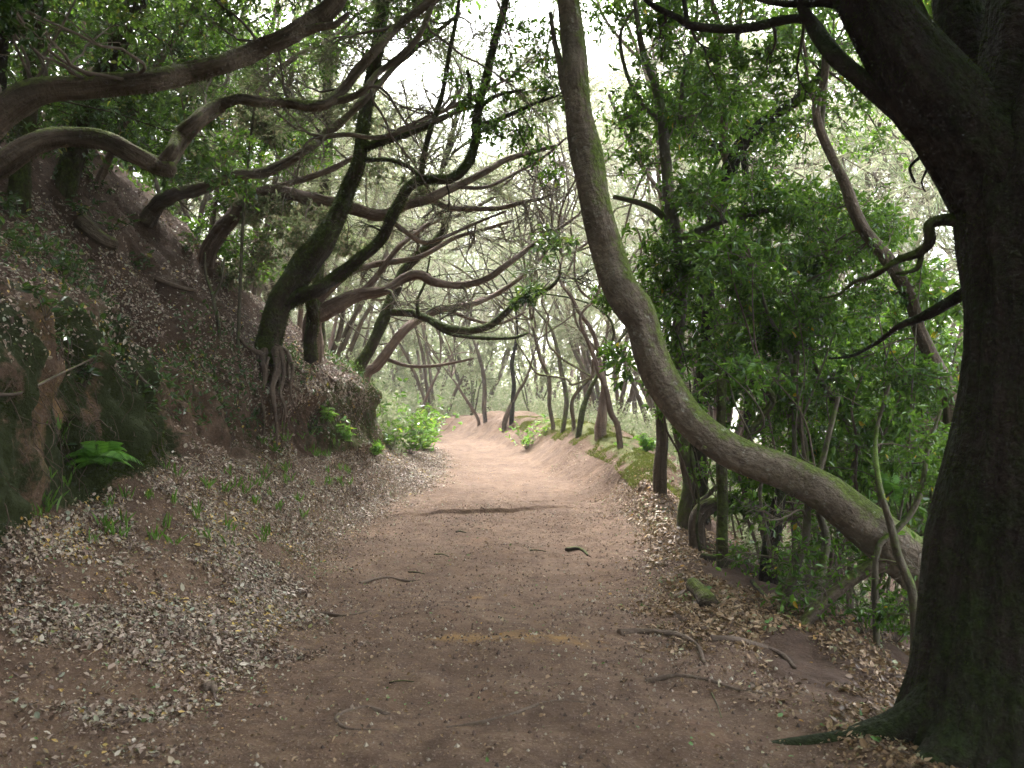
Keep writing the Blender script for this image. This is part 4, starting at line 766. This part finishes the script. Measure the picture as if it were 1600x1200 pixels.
# ------------------------------------------------------------------ the wood behind: copies of three heath trees and two leafy ones
def copy_tree(root):
    r = root.copy(); col.objects.link(r)
    for ch in list(root.children):
        c = ch.copy(); col.objects.link(c); c.parent = r
    return r
Tree.corridor = False
def heath_proto(h, nst, leaf, mat, seed, size, w_, leafy=False):
    t = Tree('heath_tree' if not leafy else 'leafy_tree', 'x', 'tree', (0, 0, 0), 'x', 'twig', leaf)
    for k in range(nst):
        a = rng.random() * 6.28; lean = .25 + .3 * rng.random(); n = 9; u = np.linspace(0, 1, n)[:, None]
        tip = np.array([math.cos(a) * lean * h, math.sin(a) * lean * h, h * (.75 + .25 * rng.random())])
        pts = u * tip + np.cumsum(rng.normal(size=(n, 3)) * [.16, .16, .05], 0) * u + np.array([math.cos(a), math.sin(a), 0]) * .15; pts[0, 2] = -.3
        t.limb(np.column_stack([pts, np.linspace(.06, .02, n)]), mat, 'trunk' if k == 0 else 'limb', wob=.6, rough=.15)
        for b in range(3):
            p = pts[rng.integers(3, n)]; c = p + rand_dir(1)[0] * [1.2, 1.2, .5] * h * .22 + [0, 0, .1 * h]
            t.limb(np.column_stack([bows(p[None], c[None], 6, rng.normal(size=(1, 3)) * .2)[0], np.linspace(.026, .009, 6)]), mat, 'limb', wob=.7)
    for k in range(11):
        a = rng.random() * 6.28; rr = h * .42 * math.sqrt(rng.random()); z = h * (.38 + .62 * rng.random())
        if leafy: t.cluster((math.cos(a) * rr, math.sin(a) * rr, z), h * .15, 60, 10, size, 'leaf', .8, 9, .03)
        else: t.cluster((math.cos(a) * rr, math.sin(a) * rr, z), h * .17, 85, 12, size, 'heath', .8, 11, .03, tone=(.1, 1), spread=.34, wn_=w_)
    t.finish(); return t.root
protos = [heath_proto(7.5, 4, 'heath_far_lit', 'bark_heath', 1, .24, .012), heath_proto(6.5, 3, 'heath_far_lit', 'bark_red', 2, .24, .012), heath_proto(5.2, 5, 'heath_far_lit', 'bark_heath', 3, .2, .011),
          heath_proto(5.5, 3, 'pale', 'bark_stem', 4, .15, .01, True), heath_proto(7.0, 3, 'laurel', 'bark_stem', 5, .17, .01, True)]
used = set()
def far_tree(k, x, y, s, label, group):
    o = protos[k] if k not in used else copy_tree(protos[k]); used.add(k)
    o.location = (x, y, ground(x, y) - .05); o.rotation_euler = (0, 0, rng.random() * 6.28); o.scale = (s, s, s * (.95 + .25 * rng.random())); tag(o, label, 'tree', group)
LAB = {'b': ('pale feathery heath tree in the wood behind the mossy berm', 'heath trees in the wood behind the berm'),
       'l': ('feathery heath tree on the wooded hillside behind the left bank', 'heath trees on the left hillside'),
       'f': ('hazy heath tree closing the view beyond the bend of the path', 'heath trees beyond the bend'),
       'r': ('heath tree on the falling ground behind the bushes at the right', 'heath trees on the right slope'),
       'g': ('green leafy tree standing low among the pale heath beyond the bend', 'leafy trees beyond the bend'),
       'h': ('dark leafy tree on the shaded hillside behind the left bank', 'leafy trees on the left hillside'),
       's': ('green leafy tree on the falling ground behind the bushes at the right', 'leafy trees on the right slope')}
for key, rows in {
  'f': ((0, -4, 43, 1.6), (1, -7, 45, 1.7), (2, -1.5, 40, 1.7), (0, 1.5, 46, 1.8), (1, -10, 42, 1.5), (0, -13, 48, 1.8), (2, -5.5, 52, 2.4), (1, 3, 52, 2.2), (0, -18, 50, 2), (2, -9, 56, 2.6), (1, -1, 58, 2.4), (0, 6, 60, 2.4), (2, -7.5, 38, 1.5), (1, -11, 36, 1.3), (0, -3, 36, 1.3)),
  'g': ((3, -5.2, 37, .62), (3, -1.6, 35, .6), (3, -8, 39, .7), (3, -6.6, 41, .6), (3, .8, 33, .6), (3, 2.6, 38, .8)),
  'b': ((0, 4.6, 27, 1.4), (1, 5.2, 24, 1.5), (2, 3.4, 31, 1.5), (1, 6.8, 29, 1.8), (0, 4.6, 20, 1.3), (2, 6.2, 18.5, 1.5), (0, 8.5, 34, 1.9), (1, 3.5, 36, 1.9), (2, 9.5, 26, 1.8), (0, 6, 33, 1.9), (2, 5.0, 22.5, 1.3), (1, 12, 34, 2)),
  'r': ((1, 7.2, 15, 1.35), (0, 9.2, 19, 1.6), (1, 12, 23, 1.8), (0, 14, 29, 2), (2, 17, 26, 2.1)),
  's': ((4, 6.2, 12.5, .62), (4, 5.2, 15, .7), (3, 8.4, 14.5, .75), (3, 6.6, 20, .8), (4, 5.4, 10.5, .5), (3, 4.6, 13.2, .5)),
  'l': ((0, -5.6, 18.5, 1.2), (1, -7.2, 15.5, 1.3), (2, -5, 23, 1.4), (0, -8.6, 20, 1.5), (1, -6.4, 26, 1.6), (2, -9.5, 16, 1.5), (0, -11, 24, 1.7), (1, -8.5, 31, 1.8), (0, -12, 30, 1.8), (2, -4.6, 20.5, 1.2), (1, -8, 35, 1.7), (2, -15, 27, 1.9)),
  'h': ((4, -7.6, 12.5, 1.0), (4, -9, 10, 1.1), (4, -6.2, 17, .9), (4, -12, 18, 1.3), (4, -7.4, 9.6, .8), (4, -7.6, 22, 1.2), (4, -6.8, 14, .7), (4, -10.5, 14, 1.0), (4, -8, 17.5, .9), (4, -10.5, 7, .9))}.items():
    for k, x, y, s in rows: far_tree(k, x, y, s, *LAB[key])

# ------------------------------------------------------------------ litter, crumbs, grass
def scatter(n, u0, u1, y0, y1, dens):
    """points on the ground: candidates kept with probability dens(u, y, x)"""
    u = rng.uniform(u0, u1, n); y = y0 + (y1 - y0) * rng.random(n); p, nn = surf(u, y)
    k = rng.random(n) < dens(u, y, p); return p[k], nn[k]
def litter(name, mat, p, nn, smin, smax, width=.5, lift=.004, flat=.35, curl=(-.3, .5)):
    K = len(p); nrm = unit(nn + rng.normal(size=(K, 3)) * flat); d_ = np.cross(nrm, rand_dir(K)); b = Bag()
    sz = smin + (smax - smin) * rng.random(K) ** 2.2 * (1 + .5 * (rng.random(K) > .93))
    V, f = leaf_batch(p + nn * (lift + rng.random((K, 1)) * .012) - unit(d_) * sz[:, None] * .5, d_, nrm, sz, width * (.8 + .5 * rng.random(K)), .1, rng.uniform(*curl, K))
    b.add(V, f, rnd=np.repeat(np.clip(rng.random(K) + .22 * fbm(p * 1.6, 3, 99) * (rng.random(K) > .1), 0, 1), 2)); o = b.build(name, M[mat], None); return tag(o, kind='stuff')
def clump(p, f, s): return fbm(p * f, 4, s)
def dl(u, y, p):
    c = clump(p, 1.1, 51); c2 = clump(p, 4, 52)
    base = .8 * sstep(4.0, 4.25, u) * (1 - sstep(5.75, 6.35, u + c2 * .6)); return base * sstep(-.22, .18, c + .5 * c2 + .3 * sstep(7, 10, y) - .1 * (1 - sstep(5, 7, y))) * (1 - sstep(18, 26, y)) + .06 * base
p, nn = scatter(150000, 4.0, 6.6, 3, 8, dl); p2, n2 = scatter(130000, 4.0, 6.6, 8, 24, dl)
tag(litter('leaf_litter', 'litter_pale', np.vstack([p, p2]), np.vstack([nn, n2]), .010, .047, .5, curl=(-.5, .8), flat=.4), 'pale curled fallen leaves drifted over the left slope beside the path', 'leaf litter')
p, nn = scatter(230000, 4.0, 6.9, 3, 20, lambda u, y, p: np.minimum(1, dl(u, y, p) * 1.2 + .12 * (1 - sstep(6.2, 6.9, u))))
tag(litter('leaf_litter', 'litter_tan', p, nn, .006, .026, .6, lift=.001), 'broken brown leaf scraps matted under the pale leaves of the left slope', 'leaf litter')
def dh(u, y, p): return (.55 * sstep(-.3, .3, clump(p, 1.3, 61)) + .12) * (1 - sstep(3.15, 3.4, u))
p, nn = scatter(70000, 1.6, 3.4, 6, 15, dh); p2, n2 = scatter(40000, 2.4, 4.1, 9, 17, lambda u, y, p: .5 * sstep(-.3, .3, clump(p, 2, 63)))
tag(litter('leaf_litter', 'litter_pale', np.vstack([p, p2]), np.vstack([nn, n2]), .02, .055, .5), 'fallen leaves and scraps on the dark hillside above the left bank', 'leaf litter')
def dr(u, y, p):
    c = clump(p, 1.2, 71); c2 = clump(p, 5, 72)
    return sstep(7.85, 8.7, u + .5 * c2) * sstep(-.38, .15, c + .4 * c2) * (1 - sstep(10.4, 11, u)) * (1 - sstep(12, 14, y) * .95) * (1 - sstep(15, 20, y))
p, nn = scatter(90000, 7.7, 11, 3, 8, dr); p2, n2 = scatter(60000, 7.7, 11, 8, 17, dr)
tag(litter('leaf_litter', 'litter_tan', np.vstack([p, p2]), np.vstack([nn, n2]), .012, .058, .5, curl=(-.5, .8), flat=.4), 'tan fallen leaves lying on the right slope around the tree feet', 'leaf litter')
def dp(u, y, p):
    c = clump(p, .9, 81); c2 = clump(p, 3, 82); e = np.abs(u - 7.05) ; return (.16 + .75 * sstep(.45, 1.15, e) * sstep(-.2, .3, c) + .3 * sstep(.1, .4, c + .4 * c2) * (1 - sstep(5.2, 6.5, y))) * (1 - sstep(9, 16, y) * .7)
p, nn = scatter(90000, 5.6, 8.6, 3, 17, dp)
tag(litter('scattered_leaves', 'litter_tan', p, nn, .008, .032, .55), 'small broken leaves strewn thinly over the trodden path', 'leaf litter')
p, nn = scatter(60000, 5.3, 8.8, 3, 13, lambda u, y, p: .35 + .65 * sstep(-.1, .3, clump(p, 1.5, 83)))
K = len(p); b = Bag(); s_ = .002 + .015 * rng.random((K, 1)) ** 5; t1 = unit(np.cross(nn, rand_dir(K))); t2 = np.cross(nn, t1)
V = np.stack([p + t1 * s_, p + t2 * s_ * .8, p - t1 * s_ * .9, p - t2 * s_, p + nn * s_ * 1.1], 1).reshape(-1, 3); i = np.arange(K)[:, None] * 5
b.add(V, np.concatenate([i + [0, 1, 4], i + [1, 2, 4], i + [2, 3, 4], i + [3, 0, 4]], 1).reshape(-1, 3), rnd=np.repeat(rng.random(K), 4))
tag(b.build('path_crumbs', M['crumbs'], None), 'grit and crumbs of bark on the trodden path', 'grit', kind='stuff')
# moss blades on the mounds of the berm and on the bank face
p, nn = scatter(90000, 8.6, 9.9, 12.5, 25, lambda u, y, p: sstep(-.15, .15, clump(p, 2.2, 87)))
b = Bag(); V, f = sliver_batch(p, nn + rng.normal(size=p.shape) * .5, rng.uniform(.02, .06, len(p)), .009); b.add(V, f, rnd=rng.random(len(p)) * .8 + .2)
tag(b.build('moss', M['moss_bright'], None), 'bright green moss capping the mounds of the berm', 'moss', kind='stuff')
p, nn = scatter(90000, 3.0, 4.05, 4.5, 17, lambda u, y, p: sstep(-.1, .25, clump(p, 1.8, 88)) * (1 - .75 * sstep(9, 9.6, y) * (1 - sstep(12.3, 13.3, y))))
b = Bag(); V, f = sliver_batch(p, nn + rng.normal(size=p.shape) * .5 - np.array([0, 0, .5]), rng.uniform(.015, .05, len(p)), .005); b.add(V, f, rnd=rng.random(len(p)) * .8)
tag(b.build('moss', M['moss_hair'], None), 'dark moss growing on the steep face of the left bank', 'moss', kind='stuff')
# knee-high undergrowth where nobody could count the plants
def under(name, label, mat, n, u0, u1, y0, y1, hh, size, dens):
    p, nn = scatter(n, u0, u1, y0, y1, dens); K = len(p); h = hh * rng.random(K) ** 1.3 * (.4 + 1.2 * sstep(-.3, .4, fbm(p * .6, 3, 95))); b = Bag()
    add_leaves(b, p + np.column_stack([rng.normal(size=(K, 2)) * .08, h]), rand_dir(K) + [0, 0, .3], size * (.6 + .6 * rng.random(K)), .8)
    tag(b.build(name, M[mat], None), label, 'undergrowth', kind='stuff')
patch = lambda u, y, p: sstep(-.35, .1, fbm(p * .7, 3, 96))
under('undergrowth', 'low leafy undergrowth on the falling ground right of the berm and trees', 'pale', 80000, 9.9, 12, 9.5, 40, .6, .10, lambda u, y, p: patch(u, y, p) * (p[:, 0] < 22))
under('undergrowth', 'low pale green undergrowth on the left hillside beyond the end of the bank', 'pale', 60000, 1.5, 4.6, 17, 42, .9, .11, lambda u, y, p: patch(u, y, p) * .8)
under('undergrowth', 'green undergrowth closing the view beyond the bend of the path', 'pale', 70000, 3, 11, 35, 60, 1.6, .17, patch)
under('bank_plants', 'small dark leaves drooping over the lip of the left bank', 'dark_laurel', 14000, 2.3, 3.75, 4.5, 15, .22, .07, lambda u, y, p: sstep(.05, .3, fbm(p * 1.4, 3, 98)) * .9)
b = Bag(); p, nn = scatter(700, 3.05, 3.8, 4.5, 15.5, lambda u, y, p: np.ones(len(u))); K = len(p)
E_ = p + nn * rng.uniform(.0, .12, (K, 1)) + np.column_stack([rng.normal(size=(K, 2)) * .12, -rng.uniform(.1, .65, K)]); V, f, tc = tubes(bows(p - nn * .01, E_, 8, rng.normal(size=(K, 3)) * .12, .03), np.linspace(1, .4, 8)[None] * rng.uniform(.0018, .006, (K, 1)), 4)
b.add(V, f, tc); tag(b.build('rootlets', M['root'], None, smooth=True), 'fine bare rootlets dangling down the cut face of the left bank', 'rootlets', kind='stuff')
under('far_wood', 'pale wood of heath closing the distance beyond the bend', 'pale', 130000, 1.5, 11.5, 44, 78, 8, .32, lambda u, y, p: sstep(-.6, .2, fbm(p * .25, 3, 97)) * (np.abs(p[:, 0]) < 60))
# grass tufts on the left slope
b = Bag()
for k in range(95):
    px, py = rng.uniform(60, 520), rng.uniform(660, 860)
    if k > 60: px, py = rng.uniform(400, 560), rng.uniform(660, 760)
    q = gpix(px, py); K = rng.integers(4, 11); dd = rand_dir(K) * .45 + [0, 0, 1]
    add_leaves(b, q + rng.normal(size=(K, 3)) * [.02, .02, 0], dd, rng.uniform(.06, .15, K), 0, .09, curl=.35)
tag(b.build('grass', M['grass'], None), 'thin tufts of grass sprouting through the left litter', 'grass', kind='stuff')

# ------------------------------------------------------------------ small plants
def frond_fern(px, py, size, n, label, mat='fern', name='fern', Y=None):
    q = gpix(px, py) if Y is None else P(px, py, Y); root = empty(name, q); tag(root, label, 'fern')
    for k in range(n):
        a = 6.28 * k / n + rng.random() * .5; el = .55 + .75 * rng.random(); L = size * (.75 + .4 * rng.random()); u = np.linspace(0, 1, 34)[:, None]; L *= .7 + .6 * (k % 3) / 2
        hd = np.array([math.cos(a), math.sin(a), 0]); c = hd * u * L * math.cos(el) * 1.05 + np.array([0, 0, 1]) * L * (u * math.sin(el) * 1.3 - u * u * .85)
        b = Bag(); tg = unit(np.gradient(c, axis=0)); sd = unit(np.cross(tg, [0, 0, 1]))
        V, f, tc = tubes(c[None], np.linspace(.004, .0012, 34)[None], 3); b.add(V, f, rnd=np.full(len(f), .1))
        for sg in (-1, 1):
            i = np.arange(3, 34); ln = L * .26 * np.sin(np.pi * (i / 34.) ** .7) + .006
            V, f = leaf_batch(c[i], sd[i] * sg + tg[i] * .45 + [0, 0, -.15], np.cross(sd[i], tg[i]), ln, .12, .03, .2); b.add(V, f, rnd=np.repeat(rng.random(31), 2))
        b.build('frond', M[mat], root)
    return root
frond_fern(160, 728, .34, 30, 'bright green fern at the foot of the mossy bank on the left')
def leafy_plant(px, py, h, ns, size, label, mat='bright', name='plant', Y=None, width=.4, cat='plant', up=1, spread=.5):
    q = gpix(px, py) if Y is None else P(px, py, Y); root = empty(name, q); tag(root, label, cat)
    st, lf = Bag(), Bag(); E_ = rng.normal(size=(ns, 3)) * [spread, spread, .15] * h + [0, 0, h]; E_[:, 2] = np.abs(E_[:, 2]) * (.5 + .5 * rng.random(ns))
    Pt = bows(np.zeros((ns, 3)) + rng.normal(size=(ns, 3)) * [.02, .02, 0] * h, E_, 7, rng.normal(size=(ns, 3)) * .1); V, f, tc = tubes(Pt, np.linspace(.005, .002, 7)[None].repeat(ns, 0), 4); st.add(V, f, tc)
    K = ns * 12; ti = np.repeat(np.arange(ns), 12); kk = rng.integers(2, 7, K); pos = Pt[ti, kk] + rng.normal(size=(K, 3)) * .01
    add_leaves(lf, pos, rand_dir(K) * [1, 1, .4] + [0, 0, .15], size * (.6 + .6 * rng.random(K)), up, width)
    st.build('stem', M['twig'], root, smooth=True); lf.build('leaves', M[mat], root); return root
for a in ((512, 660, .30, 6, .13, 'small plant with fresh green leaves at the top of the litter below the mossy tree'),
          (545, 690, .32, 7, .13, 'fresh green plant leaning over the litter between its two neighbours below the bank end'),
          (592, 712, .28, 8, .13, 'bright yellow-green plant at the foot of the mossy end of the bank'),
          (628, 700, .5, 12, .13, 'leafy plant just in front of the bushes where the left bank ends'),
          (665, 700, .35, 9, .12, 'low fresh green plant touching the left edge of the path')):
    leafy_plant(*a)
for i, a in enumerate(((610, 670, 17.2, 0.8, 18, .15, 'green bush right against the mossy end of the left bank'), (640, 672, 18.6, 1.0, 24, .15, 'green bush behind the plants where the path narrows'),
          (625, 630, 20, 1.15, 22, .17, 'taller pale green bush rising behind the end of the left bank'), (660, 678, 22, .8, 20, .15, 'low green bush at the left edge of the far path'),
          (590, 600, 19, 1.3, 26, .16, 'leafy bush on top of the bank end beneath the leaning stems'), (668, 668, 27, 1.0, 20, .17, 'small bush just before the bend of the path'))):
    px, py, Y, h, ns, sz, lab = a; x = (px - CX) * Y / F; q = (x, Y, ground(x, Y))
    o = leafy_plant(0, 0, h * .85, ns, sz, lab, 'laurel' if i in (0, 1, 4) else 'bright', name='bush', cat='bush', Y=1); o.location = q
for px, py, Y, lab in ((822, 650, 21, 'yellow-green bush on the berm behind the far stems'), (1010, 664, 15.5, 'low pale bush on top of the nearest mossy mound')):
    x = (px - CX) * Y / F; o = leafy_plant(0, 0, .7 if Y > 16 else .3, 18, .12, lab, name='bush', cat='bush', Y=1); o.location = (x, Y, ground(x, Y))
hp = ['broad-leaved seedling on the dark hillside, %s' % s for s in ('at the far left edge below the mossy arch', 'above the top of the mossy bank face', 'just right of the dark bank top', 'beside the exposed stub of wood',
      'under the dark brown heath limb', 'left of the pale forked sapling', 'on the lip above the orange clay', 'between the pale sapling and the mossy tree', 'high in the leaves near the left edge', 'hanging over the orange clay scar', 'low on the face above the fern', 'near the foot of the second limb')]
for (px, py), lab in zip(((40, 400), (110, 430), (215, 420), (180, 370), (260, 335), (300, 400), (75, 500), (385, 440), (20, 340), (95, 560), (130, 610), (140, 345)), hp):
    leafy_plant(px, py, .28, 5, .085, lab, 'dark_laurel', 'seedling', cat='seedling')
for px, py, h, lab in ((1300, 905, .35, 'broad-leaved seedling beneath the pale arching root stem'), (1350, 985, .4, 'dark glossy seedling left of the massive trunk foot'), (1120, 735, .3, 'small leafy seedling under the arch behind the slender trunk'),
                  (1400, 1000, .35, 'small bright seedling in the litter closest to the massive trunk'), (1085, 690, .5, 'leafy shoot beside the slender mossy trunk'), (1330, 940, .45, 'glossy shrub seedling under the low end of the leaning trunk'), (1370, 920, .5, 'leafy seedling between the thin pale stem and the arch')):
    leafy_plant(px, py, h, 7, .09, lab, 'laurel', 'seedling', cat='seedling')
for px, py, lab in ((1345, 900, 'dark green fern under the low end of the leaning trunk'), (1400, 780, 'arching fern in the gap left of the massive trunk')):
    frond_fern(px, py, .45, 9, lab, Y=8.2 if py < 800 else None)

# ------------------------------------------------------------------ roots, sticks and stumps lying on the ground
def lying(name, label, cat, pts, wpx, mat='root', lift=.35, taper=.5, rough=.15):
    P_ = [gpix(*p) for p in pts]; n = len(P_); C = []
    for k, q in enumerate(P_):
        r = wpx * .5 * q[1] / F * (1 - (1 - taper) * k / max(1, n - 1)); C.append((q[0], q[1], q[2] + r * lift, r))
    t = Tree(name, label, cat, C[0][:3]); V, f, cap, tc, nr, cl, T = limb_mesh(C, 9, rough, None, .4)
    bpy.data.objects.remove(t.root); me = make_mesh(name, V - t.base, [f, cap], {'tc': ('POINT', 'FLOAT_VECTOR', tc)}, True)
    return tag(link(name, me, M[mat], None, t.base), label, cat)
lying('surface_root', 'crooked root crossing the litter at the right edge of the path', 'root', [(968, 988), (1000, 984), (1040, 990), (1070, 996), (1090, 1010), (1100, 1030)], 13)
lying('surface_root', 'root running right through the tan litter beside the crooked one', 'root', [(1112, 1000), (1150, 996), (1185, 1008), (1220, 1022), (1240, 1040)], 13)
lying('surface_root', 'looped root half buried in the path at the bottom, left of centre', 'root', [(605, 1112), (570, 1102), (540, 1108), (530, 1122), (545, 1136), (590, 1140)], 10, lift=-.35)
lying('surface_root', 'long thin root surfacing across the path near the bottom centre', 'root', [(700, 1136), (780, 1116), (850, 1098), (880, 1092), (920, 1096)], 8, lift=-.5)
lying('surface_root', 'thin dark root snaking over the bare earth left of the massive trunk', 'root', [(1010, 1062), (1050, 1052), (1100, 1058), (1150, 1075), (1200, 1082)], 10, lift=0)
lying('surface_root', 'half-buried root crossing the shaded middle of the path', 'root', [(560, 905), (600, 898), (650, 902), (700, 894)], 6, lift=-.1)
lying('surface_root', 'short root showing at the left edge of the path beside the litter', 'root', [(470, 965), (500, 955), (540, 958), (575, 950)], 7, lift=0)
lying('surface_root', 'short root stub poking from the path with a dark hollow under it', 'root', [(886, 856), (900, 852), (914, 856), (920, 862)], 7, 'twig_dark', lift=.8)
lying('stick', 'long pale stick lying against the mossy bank at the left', 'stick', [(170, 490), (190, 530), (215, 585), (245, 610)], 7, 'twig')
lying('stick', 'curved stick sticking out from the left edge below the orange clay', 'stick', [(-10, 628), (40, 620), (90, 600), (135, 570)], 6, 'twig', lift=3)
lying('stick', 'dark stick pointing down the litter below the low arching trunk', 'stick', [(1175, 905), (1205, 935), (1222, 960), (1224, 975)], 7, 'twig_dark')
lying('stick', 'pale stick lying in the leaves under the arching trunk', 'stick', [(1140, 800), (1170, 812), (1200, 835)], 6, 'twig')
lying('fallen_branch', 'dark rotten branch lying in the leaves right of the path', 'branch', [(1100, 868), (1150, 872), (1195, 860), (1230, 850)], 14, 'twig_dark')
lying('stump', 'small brown broken stump in the tan litter', 'stump', [(1105, 945), (1090, 930), (1080, 915)], 30, 'bark_heath', lift=.6, taper=.8)
lying('stump', 'dark rotten stub of wood high on the left hillside', 'stump', [(130, 350), (155, 375), (185, 385)], 30, 'bark_heath', lift=.6, taper=.7)
lying('fallen_branch', 'bare brown branch lying along the lip of the left bank', 'branch', [(250, 440), (280, 455), (305, 453)], 9, 'root', lift=1.5)
for k, (px, py, a, L, lab) in enumerate(((650, 890, .2, 22, 'short dark twig on the path left of centre'), (785, 963, .5, 16, 'crumpled brown twig in the middle of the path'), (720, 826, 0, 18, 'tiny dark twig just below the step in the path'),
      (840, 856, .05, 22, 'thin straight twig in the path near the root stub'), (630, 1064, -.1, 38, 'dark flat twig in front of the ochre patch, low on the path'), (690, 862, .15, 24, 'thin dark twig left of the root stub'), (1120, 1100, 1.2, 40, 'pale thin twig lying upright in the lower right litter'))):
    c_, s_ = math.cos(a), math.sin(a); lying('twig', lab, 'twig', [(px - c_ * L / 2, py - s_ * L / 2), (px, py - 2), (px + c_ * L / 2, py + s_ * L / 2)], 3, 'twig_dark' if k < 6 else 'twig', lift=.6)
lying('clod', 'small dark lump of earth on the lower left of the path', 'clod', [(322, 1078), (330, 1075), (337, 1079)], 14, 'root', lift=.4, taper=.8, rough=.3)

# ------------------------------------------------------------------ haze volume added to imitate lens veiling over the far wood
hz_ = bpy.data.meshes.new('haze'); x0, x1, y0, y1, z0, z1 = -270, 270, -12, 270, -40, 32
hz_.from_pydata([(x, y, z) for x in (x0, x1) for y in (y0, y1) for z in (z0, z1)], [], [(0, 1, 3, 2), (4, 6, 7, 5), (0, 4, 5, 1), (2, 3, 7, 6), (0, 2, 6, 4), (1, 5, 7, 3)])
m, n, l, out = nodes('haze'); v = n.new('ShaderNodeVolumePrincipled'); v.inputs['Density'].default_value = .0014; v.inputs['Color'].default_value = (.94, .95, .95, 1); l.new(v.outputs[0], out.inputs['Volume'])
tag(link('haze', hz_, m), 'thin haze added through the wood to imitate lens veiling of the distance', 'haze', kind='stuff')
